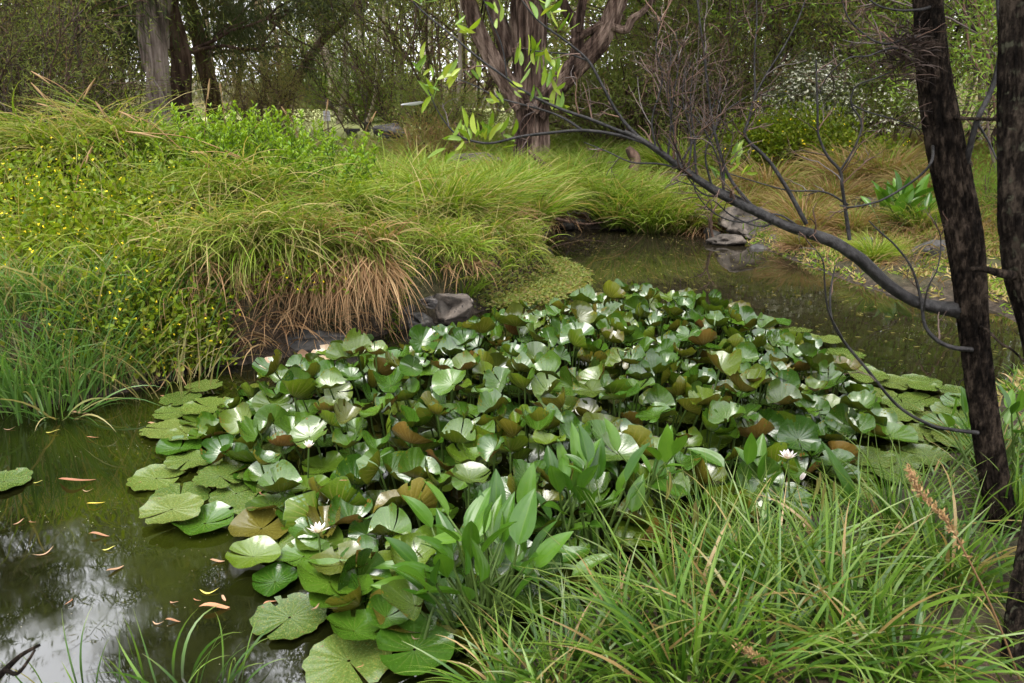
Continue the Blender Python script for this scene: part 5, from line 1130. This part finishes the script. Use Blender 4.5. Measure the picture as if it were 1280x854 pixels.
# ------------------------------------------------------------------ near sedge on the right foreground bank
g = Geo()
P, d = scatter(4000, -.3, 3.4, 1.1, 5.2, lambda x, y, d: (d > .02) & (y > 1.35) & in_view(x, y, .1))
n = len(P); cl = fbm(np.stack([P[:, 0] * 1.8, P[:, 1] * 1.8, 0 * d + 5], -1), 3)
blades(g, P, 2.2 + 2.0 * cl + rs.randn(n) * .9, .15 + .5 * rs.rand(n), .6 + 1.2 * rs.rand(n), (.17 + .07 * cl) * (.4 + .9 * rs.rand(n)), .006 + .005 * rs.rand(n), 6, np.clip(.5 + .4 * cl + .25 * rs.randn(n), 0, 1), (rs.rand(n) < .14) * (.5 + .5 * rs.rand(n)), floor=.006)
tag(g.build('near_grass', M['sedge']), 'fine green grass between the sedge clumps on the near bank', None, None, 'stuff')
SE = [tussock_mesh(151, 135, .13, .56, .0125, 'sedge', .07, (.02, .75), (.2, 1.6), 9), tussock_mesh(152, 120, .14, .52, .0135, 'sedge', .1, (.02, .8), (.2, 1.7), 9), tussock_mesh(153, 145, .12, .60, .0115, 'sedge', .07, (.02, .7), (.15, 1.5), 9)]
for i, (lab, px, py, s, rz) in enumerate([
    ('sedge clump with fanning blades at the bottom centre', 700, 850, .65, .3), ('sedge clump right of the near broad leaved plant', 775, 810, .75, 1.2), ('dense sedge clump streaming left in the foreground', 860, 850, .95, 2.0),
    ('sedge clump behind the dense streaming clump', 850, 760, .85, 2.9), ('bright sedge clump in the middle of the right foreground', 955, 820, .95, 4.1), ('sedge clump below the pink tinged bud', 965, 730, .85, 5.0),
    ('tall sedge clump with upright stems near the right', 1060, 800, 1.0, .8), ('sedge clump behind the tall upright one', 1055, 710, .85, 1.7), ('sedge clump at the water edge left of the dark trunk', 1120, 660, .75, 2.5),
    ('sedge clump at the foot of the dark trunk', 1185, 720, .85, 3.3), ('sedge clump at the bottom right beside the second trunk', 1130, 850, .75, 4.4), ('sedge clump right of the dark trunk', 1275, 640, .8, 5.2),
    ('sedge clump just behind the dark trunk', 1245, 570, .75, .1), ('short sedge clump at the near water edge', 640, 860, .6, 1.9), ('sedge clump at the back of the near bank', 900, 690, .75, 3.9)]):
    c = on(px, py, .12); z = gz(c[0], c[1]); t = thing('sedge_clump', lab, 'sedge', (c[0], c[1], max(z, 0)), 'sedge clumps on the near bank'); t.rotation_euler = (0, 0, rz); t.scale = (s, s, s * .86)
    tag(link('blades', SE[i % 3], t), kind='stuff')
# a few wide blades and upright stems
g = Geo()
for x0, y0, x1, y1, Y0, Y1, w, r_ in [(1030, 810, 1048, 610, 1.9, 2.1, .008, .8), (1080, 850, 1105, 640, 1.75, 2.1, .008, .9), (1045, 830, 1080, 560, 1.8, 2.3, .006, .7), (970, 850, 975, 620, 1.85, 2.2, .010, .3), (1125, 760, 1150, 570, 2.0, 2.5, .012, .6),
                                      (1090, 860, 1210, 795, 1.4, 1.5, .018, .4), (1160, 860, 1275, 640, 1.6, 2.0, .01, .2), (840, 850, 850, 650, 1.8, 2.3, .008, .2), (1190, 860, 1236, 640, 1.5, 2.0, .012, .3)]:
    a, b = at(x0, y0, Y0), at(x1, y1, Y1); p = smooth_path([a, (a + b) / 2 + (0, 0, .03), b], 5); sd = norm(np.cross(b - a, (0.2, 1, .4))); wv = w * .5 * np.sin(np.linspace(.5, math.pi, len(p)))[:, None]
    V = np.stack([p - sd * wv, p + (0, 0, -.001), p + sd * wv], 1).reshape(-1, 3); m = len(p)
    g.add(V, [[3 * k + j, 3 * k + j + 1, 3 * k + j + 4, 3 * k + j + 3] for k in range(m - 1) for j in (0, 1)], None, (r_, .3, 0))
tag(g.build('tall_blades', M['sedge']), 'a few wide upright blades rising over the near sedge', None, None, 'stuff')
# brown flower spikes
for lab, path, Y in [('ragged brown sedge spike leaning in front of the dark trunk', [(1275, 850), (1240, 760), (1195, 670), (1168, 635), (1148, 612), (1138, 590)], 1.75), ('fallen brown sedge spike low in the foreground', [(1000, 870), (975, 845), (950, 825), (925, 810)], 1.75)]:
    t = thing('sedge_spike', lab, 'seed head', at(*path[0], Y)); o = at(*path[0], Y); p = smooth_path([at(x, y, Y) for x, y in path], 6); g = Geo(); tube(g, p, np.linspace(.003, .0015, len(p)), 5, (.2, 0, 0)); g.build('stem', M['straw'], t, o)
    g = Geo(); i = rs.randint(len(p) // 3, len(p), 260); leaves(g, p[i] + rs.randn(260, 3) * .004, rs.randn(260, 3) * .6 + norm(p[-1] - p[0]) * 1.0, .014, .005, None, rs.rand(260) * .8); g.build('spikelets', M['straw'], t, o)
for px, py, lab in [(835, 605, 'green sedge spikes nodding behind the slender broad leaved plant'), (870, 640, 'green sedge spikes nodding left of the pinkish flower'), (905, 690, 'green sedge spikes nodding in front of the mound at right'), (1000, 760, 'green sedge spikes low among the right foreground blades'), (1032, 610, 'green sedge spikes hanging just right of the pink tinged bud'), (745, 740, 'green sedge spikes hanging by the second broad leaved plant')]:
    c = at(px, py, 2.3); g = Geo()
    for k in range(5): a = c + rs.randn(3) * .012; tube(g, [a + (0, 0, .03), a + (.004, 0, 0), a + rs.randn(3) * .004 + (0, 0, -.045)], [.002, .0045, .002], 5, (.4, 0, .4))
    tube(g, smooth_path([c + (.02, .0, -.35), c + (.03, 0, -.05), c + (0, 0, .045), c + (-.005, 0, .03)], 4), .0016, 4, (.4, 0, 0))
    tag(g.build('sedge_spike', M['sedge'], None), lab, 'seed head', 'nodding sedge spikes')
# blades at the bottom left corner
c = on(215, 872, .02); clump('sedge_clump', 'sparse sedge blades rising from the bottom left water', 'sedge', c, 26, .16, .34, .008, 'sedge', 147, (.05, .6), (.2, 1.6), .05, None)
c = on(110, 880, .02); clump('sedge_clump', 'thin sedge blades at the bottom left corner', 'sedge', c, 14, .14, .24, .006, 'sedge', 148, (.05, .5), (.2, 1.2), .05, None)
c = on(270, 870, .02); clump('sedge_clump', 'few limp sedge blades left of the waterlogged pad', 'sedge', c, 14, .1, .26, .008, 'sedge', 149, (.2, .9), (.8, 1.8), .05, None)
g = Geo(); o = on(0, 850, .02); t = thing('dead_twig', 'forked black twig at the bottom left corner of the water', 'twig', o)
tube(g, smooth_path([at(-12, 856, 1.72), at(12, 832, 1.75), at(28, 818, 1.78), at(50, 806, 1.8)], 5), np.linspace(.009, .004, 16), 7, (.05, 0, 0), rough=.2); tube(g, smooth_path([at(8, 838, 1.74), at(22, 842, 1.72), at(36, 825, 1.74), at(44, 812, 1.76)], 4), np.linspace(.006, .003, 13), 6, (.05, 0, 0), rough=.2)
g.build('stem', M['bark_dark'], t, o)

# ------------------------------------------------------------------ the acacia that leans over the pond, and its neighbour
YT = 2.72
def px_tube(pts, rad, Y0=YT, n=10, mat='branch', rough=.05, rscale=(6, 8), per=6):
    """pts (column, row[, metres ahead]), rad in photo pixels"""
    p = np.array([at(q[0], q[1], q[2] if len(q) > 2 else Y0) for q in pts]); r = np.array(rad, float) * np.array([x[1] for x in p]) * .80 / FPX
    sp = smooth_path(p, per) if len(p) > 2 else p; rr = np.interp(np.linspace(0, 1, len(sp)), np.linspace(0, 1, len(r)), r); return sp, rr
base = at(1256, 660, 2.62); base[2] = gz(base[0], base[1]) - .02
acacia = thing('acacia_tree', 'dark trunked acacia with a bare limb reaching left over the pond', 'tree', base)
trunk_px = [(1158, -60, 2.85), (1160, -10, 2.83), (1163, 50, 2.81), (1170, 110, 2.8), (1180, 170, 2.78), (1192, 230, 2.76), (1204, 290, 2.74), (1212, 350, 2.72), (1218, 420, 2.7), (1228, 500, 2.67), (1240, 580, 2.64), (1252, 650, 2.62), (1262, 710, 2.60)]
p, r = px_tube(trunk_px, [18, 18.5, 20, 23, 26, 27, 26.5, 26, 23, 23, 23.5, 25, 28], per=22); g = Geo(); tube(g, p, r, 90, rough=.10, rscale=(2, 3), ridge=.09, rfreq=(26, 10)); g.build('trunk', M['bark_dark'], acacia, base)
ACL = []
def Yl(x): return YT + (1195 - x) / 700 * .28
def br(name, pts, rad, mat='branch', n=9, sub=0, up=(0, 0, .4), L=.22, seed=0, spread=.8, dead=0, rng=(0.2, 1), r0=.0025, tk='twig', wig=.35):
    global rs
    pp = [(q[0], q[1], q[2] if len(q) > 2 else Yl(q[0])) for q in pts]; p, r = px_tube(pp, np.array(rad, float) * (.96 if name == 'limb' else .8), n=n); g = Geo(); tube(g, p, r, n, rough=.14, rscale=(4, 22)); o = g.build(name, M[mat], acacia, base)
    if sub:
        keep = rs; rs = np.random.RandomState(seed + 900); g2 = Geo()
        for k in range(sub):
            i = int(len(p) * (rng[0] + (rng[1] - rng[0]) * rs.rand())); i = min(max(i, 1), len(p) - 2); d = norm(p[i + 1] - p[i]); sd = norm(np.cross(d, rs.randn(3)))
            twig(g2, p[i], d * .5 + sd * spread + np.array(up), L * (.5 + .8 * rs.rand()), max(r0, min(r[i] * .5, .0045)), 2, 5, 0, wig, kids=(1, 3), spread=.7)
        rs = keep; tw = g2.build('twigs', M[tk], o, base); tag(tw, kind='stuff')
    return p
br('limb', [(1212, 388), (1188, 386), (1150, 379), (1112, 358), (1072, 322), (1035, 300), (985, 283), (940, 262), (900, 242), (860, 216), (825, 190), (800, 174), (780, 165)], [17, 13, 10, 10, 10.5, 10, 8, 7.5, 7, 5.5, 5, 4.4, 4], n=14, sub=10, seed=1, L=.16, rng=(.35, .9))
br('branch', [(802, 175), (765, 160), (735, 148), (700, 136), (660, 117), (625, 92), (600, 74), (562, 42), (522, 8), (490, -30)], [4, 3.3, 3.3, 3, 2.8, 2.4, 2.2, 2, 1.6, 1.2], sub=5, seed=2, L=.12)
br('branch', [(806, 178), (770, 168), (728, 163), (690, 166), (650, 171), (615, 179), (590, 176), (568, 166), (548, 140), (535, 112)], [3.6, 3.3, 3.1, 3, 2.7, 2.4, 2.2, 1.8, 1.3, 1], sub=5, seed=3, L=.10)
br('branch', [(728, 163), (705, 148), (680, 138), (650, 130), (622, 122), (595, 108), (570, 98)], [2.6, 2.2, 2, 1.8, 1.5, 1.2, .9], n=7, sub=4, seed=4, L=.10)
br('branch', [(805, 178), (785, 158), (768, 135), (752, 105), (735, 76), (708, 52), (672, 25), (645, -10)], [4, 3.2, 3, 2.8, 2.6, 2.2, 1.8, 1.4], sub=6, seed=5, L=.13)
br('branch', [(735, 76), (712, 68), (690, 66), (660, 62), (646, 52)], [2, 1.6, 1.4, 1.2, .9], n=6, sub=2, seed=6, L=.1)
br('branch', [(634, 100), (628, 60), (612, 20), (598, -20)], [1.8, 1.5, 1.3, 1], n=6)
br('branch', [(942, 260), (912, 222), (893, 165), (884, 105), (880, 68), (873, 12), (870, -20)], [3.6, 3, 2.6, 2.3, 2, 1.8, 1.5], sub=12, seed=7, L=.17, up=(0, 0, .5))
br('branch', [(1008, 280), (984, 236), (960, 200), (932, 172), (936, 150), (944, 120), (960, 90), (978, 62), (997, 26), (1010, -10)], [4.6, 4, 3.6, 3.3, 2.6, 2.4, 2, 1.8, 1.5, 1], sub=9, seed=8, L=.16, up=(0, 0, .5))
br('branch', [(944, 120), (943, 70), (946, 30), (945, -10)], [2, 1.6, 1.5, 1.2], n=6, sub=3, seed=9, L=.12)
br('branch', [(1062, 300), (1058, 270), (1053, 235), (1050, 214), (1034, 195), (1023, 168), (1022, 140), (1021, 108), (1020, 75)], [4, 3.6, 3.3, 3, 2.6, 2.3, 2.1, 1.8, 1.3], sub=7, seed=10, L=.14)
br('branch', [(1050, 214), (1064, 192), (1075, 168), (1076, 150), (1064, 130), (1070, 108), (1095, 98), (1118, 88)], [2.4, 2, 1.8, 1.8, 1.8, 1.5, 1.5, 1.3], n=6, sub=4, seed=11, L=.12)
br('branch', [(1064, 130), (1085, 140), (1120, 150), (1150, 162)], [1.6, 1.5, 1.3, 1], n=6, sub=3, seed=12, L=.1)
br('branch', [(1166, 183, 2.7), (1165, 200, 2.6), (1155, 215, 2.6), (1132, 233, 2.62), (1100, 251, 2.64), (1065, 259, 2.66), (1050, 257, 2.7)], [2.8, 2.8, 2.6, 2.4, 2.2, 2, 1.5], n=7, sub=2, seed=13, L=.08)
br('branch', [(1222, 541, 2.6), (1190, 537, 2.58), (1160, 530, 2.58), (1122, 507, 2.6), (1084, 462, 2.62), (1055, 427, 2.64), (1040, 400, 2.66), (1038, 366, 2.68), (1044, 332, 2.7)], [5, 4, 3.6, 3.4, 3.2, 3, 2.4, 2, 1.4], sub=2, seed=14, L=.08)
br('branch', [(1055, 427, 2.64), (1036, 390, 2.62), (1031, 356, 2.62), (1028, 325, 2.62), (1008, 300, 2.62)], [2.4, 2, 1.8, 1.4, 1], n=6, sub=2, seed=15, L=.07)
br('branch', [(1215, 437, 2.66), (1190, 434, 2.66), (1170, 424, 2.68), (1156, 406, 2.7), (1151, 374, 2.72), (1140, 336, 2.74), (1120, 308, 2.76), (1100, 290, 2.78), (1086, 276, 2.8)], [6, 5, 4.6, 3.8, 3.2, 2.4, 2, 1.8, 1.2], sub=4, seed=16, L=.09)
br('branch', [(1154, 390, 2.7), (1160, 360, 2.68), (1172, 335, 2.68), (1176, 300, 2.7), (1168, 275, 2.7)], [2.2, 1.8, 1.5, 1.2, .8], n=6, sub=3, seed=17, L=.07)
br('branch', [(1205, 215, 2.76), (1210, 195, 2.72), (1221, 152, 2.7), (1236, 120, 2.7), (1246, 90, 2.7), (1251, 58, 2.7), (1249, 20, 2.7), (1246, -20, 2.7)], [7, 6, 5.6, 5, 5, 4.4, 4, 3.6], sub=0)
br('branch', [(1221, 152, 2.7), (1236, 178, 2.68), (1246, 200, 2.66)], [2.4, 2, 1.4], n=6)
br('branch', [(1192, 146, 2.78), (1200, 148, 2.7), (1225, 149, 2.68), (1251, 149, 2.66)], [4.4, 3.6, 3.4, 3.2], 'bark_dark')
br('branch', [(1225, 408, 2.66), (1236, 415, 2.6), (1252, 430, 2.55), (1266, 438, 2.52), (1284, 456, 2.5)], [3, 3, 2.6, 2.4, 2], 'bark_dark', n=7)
br('branch', [(1166, 8, 2.8), (1150, 12, 2.74), (1125, 13, 2.72), (1100, 8, 2.72), (1082, -4, 2.72)], [3, 2.6, 2, 1.8, 1.5], n=7, sub=2, seed=18, L=.08)
br('branch', [(1150, 44, 2.76), (1128, 50, 2.72), (1108, 55, 2.7), (1087, 48, 2.7), (1062, 25, 2.7), (1052, 0, 2.7)], [3, 2.2, 2, 1.8, 1.5, 1.2], n=7, sub=8, seed=19, L=.13)
br('branch', [(1140, 66, 2.76), (1115, 60, 2.7), (1085, 70, 2.7), (1060, 73, 2.7), (1035, 95, 2.72), (1024, 118, 2.74)], [2, 1.8, 1.6, 1.5, 1.2, 1], n=6, sub=6, seed=20, L=.12)
# arcs that hang below the limb
for i, pts in enumerate([[(905, 246), (880, 243), (862, 225), (853, 205)], [(960, 268), (930, 250), (900, 236), (868, 232), (840, 224)], [(1000, 284), (970, 268), (930, 278), (895, 268), (870, 240), (866, 205)], [(975, 275), (950, 283), (915, 270), (890, 250), (880, 262)],
                         [(1060, 256), (1030, 240), (985, 238), (940, 226), (905, 215)], [(860, 214), (825, 205), (790, 203), (760, 190), (730, 178)], [(835, 196), (838, 160), (842, 120), (848, 80), (845, 40)], [(850, 206), (872, 170), (905, 140), (935, 120)], [(820, 186), (815, 150), (828, 100), (820, 60), (826, 20)], [(905, 245), (898, 200), (872, 150), (842, 130)]]):
    br('branch', pts, np.linspace(2.2, 1.0, len(pts)), n=6, sub=3 if i < 6 else 9, seed=30 + i, L=.08 if i < 6 else .15, up=(0, 0, .1 if i < 6 else .6))
# dead reddish brown sprays standing on the limb
for i, (x, y) in enumerate([(850, 210), (870, 222), (835, 195), (890, 235), (905, 243), (860, 215)]):
    br('branch', [(x, y), (x - 8 + 6 * (i % 3), y - 45), (x - 16 + 9 * (i % 4), y - 95), (x - 10 + 7 * (i % 3), y - 140)], [2.4, 1.8, 1.4, .8], n=6, sub=10, seed=50 + i, L=.13, up=(0, 0, .5), tk='twig', wig=.5, r0=.0016)
# hanging dead clump on the trunk
g = Geo(); c = at(1128, 68, 2.72); q = np.random.RandomState(3); n = 300; P = c + q.randn(n, 3) * (.026, .026, .04); blades(g, P, q.rand(n) * 6.28, .6 + q.rand(n), .8, .06 + .05 * q.rand(n), .003 + .004 * q.rand(n), 3, .3 * q.rand(n), 0)
tag(g.build('dead_clump', M['twig'], acacia, base), 'ragged brown clump of dead leaves caught in the twigs', kind='stuff')
# phyllodes
AL = []
for i in range(4):
    q = np.random.RandomState(700 + i); ns = 8; s_ = np.linspace(0, 1, ns); w = .125 * np.sin(np.pi * s_ ** .85) ** .7 + .004; cv = .10 * (q.rand() - .5)
    V = []
    for s0, w0 in zip(s_, w): cy = cv * math.sin(math.pi * s0) * 2; V += [(s0, cy - w0, .015 + .08 * w0), (s0, cy, -.03 * s0 * s0), (s0, cy + w0, .015 + .08 * w0)]
    g = Geo(); g.add(V, [[3 * k + j, 3 * k + 3 + j, 3 * k + 4 + j, 3 * k + 1 + j] for k in range(ns - 1) for j in (0, 1)], None, np.stack([np.full(3 * ns, .15 + .25 * i), np.repeat(s_, 3), np.zeros(3 * ns)], 1)); AL.append(g.mesh('leaf', M['acacia']))
q = np.random.RandomState(12)
def sprig(cx, cy, n, sx, sy, L=34, a0=90, sp=55, Y=None):
    """n leaves standing round a twig end; cx, cy in photo pixels, a0 their mean angle in the picture plane"""
    for k in range(n):
        x, y = cx + q.randn() * sx * .7, cy + q.randn() * sy * .7; Y0 = (Y or Yl(cx)) + q.randn() * .03; ln = L * .7 * (.6 + .55 * q.rand()) * Y0 / FPX
        a = R(a0 + sp * q.randn()); d = np.array([math.cos(a), .45 * q.randn(), math.sin(a)]); d = d / np.linalg.norm(d)
        o = link('leaf', AL[q.randint(4)], acacia); o.location = at(x, y, Y0) - base; o.scale = (ln,) * 3
        xv = Vector(d); zv = Vector((q.randn(), -1.2 + q.randn() * .8, q.randn() + .3)); zv = (zv - xv * zv.dot(xv)).normalized(); yv = zv.cross(xv)
        o.rotation_euler = Matrix((xv, yv, zv)).transposed().to_euler()
sprig(598, 172, 26, 20, 6, 34, 95, 32); sprig(572, 176, 6, 8, 4, 30, 200, 50); sprig(552, 104, 9, 10, 12, 30, 80, 40); sprig(540, 118, 5, 6, 6, 32, 150, 60); sprig(528, 88, 5, 6, 10, 28, 70, 40)
sprig(600, 98, 4, 6, 8, 30, 60, 50); sprig(668, 82, 16, 16, 16, 34, 75, 40); sprig(690, 100, 10, 10, 14, 34, 60, 50); sprig(650, 112, 6, 10, 8, 34, 40, 70); sprig(690, 132, 7, 12, 8, 34, 80, 70); sprig(628, 126, 4, 8, 4, 36, 170, 25)
sprig(576, 36, 5, 10, 8, 28, 70, 40); sprig(622, 24, 5, 6, 14, 28, 95, 25); sprig(680, 14, 8, 12, 10, 32, 70, 50); sprig(700, 40, 4, 10, 6, 30, 20, 60); sprig(566, 188, 3, 10, 6, 34, 235, 20); sprig(640, 178, 2, 12, 4, 26, 200, 40)
sprig(914, 205, 8, 7, 10, 40, 85, 35, 2.86); sprig(905, 218, 3, 6, 4, 30, 170, 25, 2.86); sprig(930, 220, 3, 6, 4, 26, 45, 25, 2.86); sprig(530, 4, 4, 12, 5, 30, 60, 60)
cg, tg = Geo(), Geo(); keep = rs; rs = np.random.RandomState(44); tips = []  # crown above the view, added to shade the right foreground
for k in range(16):
    tips = tips; o_ = at(1158, -60, 2.85) + (0, 0, .12 * k); a = rs.rand() * 6.28; twig(tg, o_, (math.cos(a), math.sin(a) + .2, .9), 1.3 + .9 * rs.rand(), .022, 2, 5, 0, .35, tips=tips, kids=(3, 4))
pp = np.array([t_[0] for t_ in tips]); pp = pp[(pp[:, 2] > 2.55) & (pp[:, 1] < 5)]; P = np.repeat(pp, 14, 0) + rs.randn(len(pp) * 14, 3) * .16; P = P[P[:, 2] > 2.5]
leaves(cg, P, rs.randn(len(P), 3) + (0, 0, -.2), .09 * (.6 + .6 * rs.rand(len(P))), .022); rs = keep
tag(cg.build('crown', M['acacia'], acacia, base), kind='stuff'); tag(tg.build('branchlets', M['twig'], acacia, base), kind='stuff')
# leaf at the tip, whitened all over to imitate glare
o = link('leaf', AL[0], acacia); o.data = AL[0].copy(); o.data.materials[0] = M['white']; o.location = at(530, 128, 3.0) - base; o.scale = (.085,) * 3; o.rotation_euler = (.6, .1, R(176)); o['label'] = 'leaf painted white as glare at the tip of the limb'
# the second trunk
base2 = at(1270, 850, 1.85); base2[2] = gz(base2[0], base2[1]) - .02
second = thing('acacia_tree', 'lichen flecked trunk cut off by the right edge of the view', 'tree', base2)
pp = [(1272, -60, 2.3), (1271, 0, 2.3), (1270, 80, 2.28), (1272, 160, 2.26), (1273, 220, 2.24), (1275, 280, 2.22), (1284, 345, 2.2), (1300, 410, 2.16), (1312, 500, 2.12), (1312, 600, 2.08), (1298, 690, 1.98), (1284, 770, 1.9), (1276, 860, 1.82), (1274, 920, 1.8)]
p, r = px_tube(pp, [20, 21, 23, 26, 27, 30, 32, 30, 30, 30, 32, 34, 36, 40], per=22); g = Geo(); tube(g, p, r, 90, rough=.10, rscale=(2, 3), ridge=.09, rfreq=(26, 10)); g.build('trunk', M['bark_lichen'], second, base2)
p, r = px_tube([(1270, 345, 2.2), (1252, 342, 2.12), (1232, 337, 2.1), (1212, 336, 2.1)], [8, 7, 5, 3.2]); g = Geo(); tube(g, p, r, 10, rough=.1, cap=True); o = g.build('broken_stub', M['bark_dark'], second, base2)

# ------------------------------------------------------------------ fallen leaves on the water and on the pads
FL = []
for i in range(5):
    q = np.random.RandomState(800 + i); ns = 8; s_ = np.linspace(0, 1, ns); w = (.07 + .035 * (i % 3)) * np.sin(np.pi * s_ ** .8) ** .8 + .004; cv = .8 * (q.rand() - .5); V = []
    for s0, w0 in zip(s_, w): cy = cv * math.sin(math.pi * s0); zz = .10 * math.sin(4 * s0 + i) + .02; V += [(s0 - .5, cy - w0, zz + .6 * w0), (s0 - .5, cy, zz), (s0 - .5, cy + w0, zz + .35 * w0)]
    for mt in ('fallen', 'fallen_y'):
        g = Geo(); g.add(V, [[3 * k + j, 3 * k + 3 + j, 3 * k + 4 + j, 3 * k + 1 + j] for k in range(ns - 1) for j in (0, 1)], None, np.stack([np.full(3 * ns, .1 + .2 * i), np.repeat(s_, 3), np.zeros(3 * ns)], 1)); FL.append(g.mesh('fallen_leaf', M[mt]))
def fallen(px, py, L, rz, i, label, yellow=0, z=.006, tip=0):
    c = on(px, py, z); ln = .85 * L * np.linalg.norm(c - (0, 0, CAM_Z)) / FPX; o = link('fallen_leaf', FL[(i % 5) * 2 + yellow]); o.location = c; o.rotation_euler = (tip, 0, rz); o.scale = (ln,) * 3
    tag(o, label, 'leaf', 'fallen leaves on the pond')
for i, a in enumerate([(98, 598, 48, .12, 'long curled pinkish leaf floating near the lone left pad'), (272, 760, 46, .15, 'longest orange brown leaf floating in the near left water'), (144, 711, 22, .8, 'red brown leaf floating below the yellow one'),
                       (54, 689, 24, .8, 'pale tan leaf floating at far left', 0), (136, 685, 16, .3, 'bright yellow leaf floating in the left water', 1), (85, 752, 14, 1.5, 'small pink leaf standing in the sky reflection'), (124, 669, 26, .05, 'narrow tan leaf floating above the yellow one'),
                       (272, 701, 20, 0, 'thin pink leaf in the middle of the dark water'), (262, 737, 26, .05, 'leaf with a yellow tip above the longest orange leaf', 1), (218, 752, 14, -.3, 'curled orange leaf left of the longest one'), (247, 749, 12, -.3, 'small orange leaf just above the longest one'),
                       (216, 776, 20, .0, 'orange brown leaf below the curled orange one'), (280, 748, 14, -.9, 'narrow red leaf right of the small orange one'), (198, 777, 16, -.1, 'dull brown leaf beside the orange brown one'), (23, 652, 14, .9, 'small pale leaf at the far left edge'), (41, 652, 10, 0, 'rounded brown speckled leaf near the left edge'),
                       (338, 753, 20, .7, 'reddish leaf beside the yellow speckled pad'), (100, 516, 20, .1, 'tan leaf floating by the left reeds'), (12, 535, 14, .4, 'orange leaf at the left edge by the reeds'), (66, 539, 18, .05, 'yellow leaf floating in front of the limp reeds', 1), (116, 546, 16, .05, 'straight orange leaf right of the limp reeds'),
                       (206, 497, 16, -.3, 'brown leaf at the upper end of the left pads'), (196, 530, 24, .1, 'dark red sunken leaf left of the mottled pads'), (110, 612, 14, .1, 'small tan leaf below the long curled pinkish one'), (48, 602, 12, .2, 'small green leaf beside the lone pad', 1),
                       (120, 628, 22, .3, 'thin yellow stalk like leaf on the left water', 1), (208, 632, 16, -.8, 'orange leaf floating left of the flat pads'), (180, 603, 12, .3, 'small tan leaf above the pads'), (520, 796, 16, -.6, 'pink leaf lying on the big silvery leaf'), (510, 775, 8, -1.2, 'small pink leaf at the notch of the silvery leaf')]):
    fallen(a[0], a[1], a[2], a[3], i, a[4], a[5] if len(a) > 5 else 0, .062 if 'silvery' in a[4] else .006)
for px, py, L, rz, z, lab in [(330, 617, 16, -.8, .06, 'pink leaf lying on a flat lily pad above the open flower'), (394, 758, 14, .9, .12, 'pink leaf on the big dark cupped lily leaf'), (430, 600, 14, .3, .26, 'small pink leaf caught on a raised lily leaf above the open flower'),
                              (1010, 442, 12, .9, .02, 'red leaf at the right rim of the lily mound'), (450, 832, 12, .8, .03, 'orange leaf on the pale waterlogged pad'), (1030, 452, 30, -.7, .02, 'pale rolled leaf lying over the thin right hand pads')]:
    fallen(px, py, L, rz, int(px), lab, 0, z)
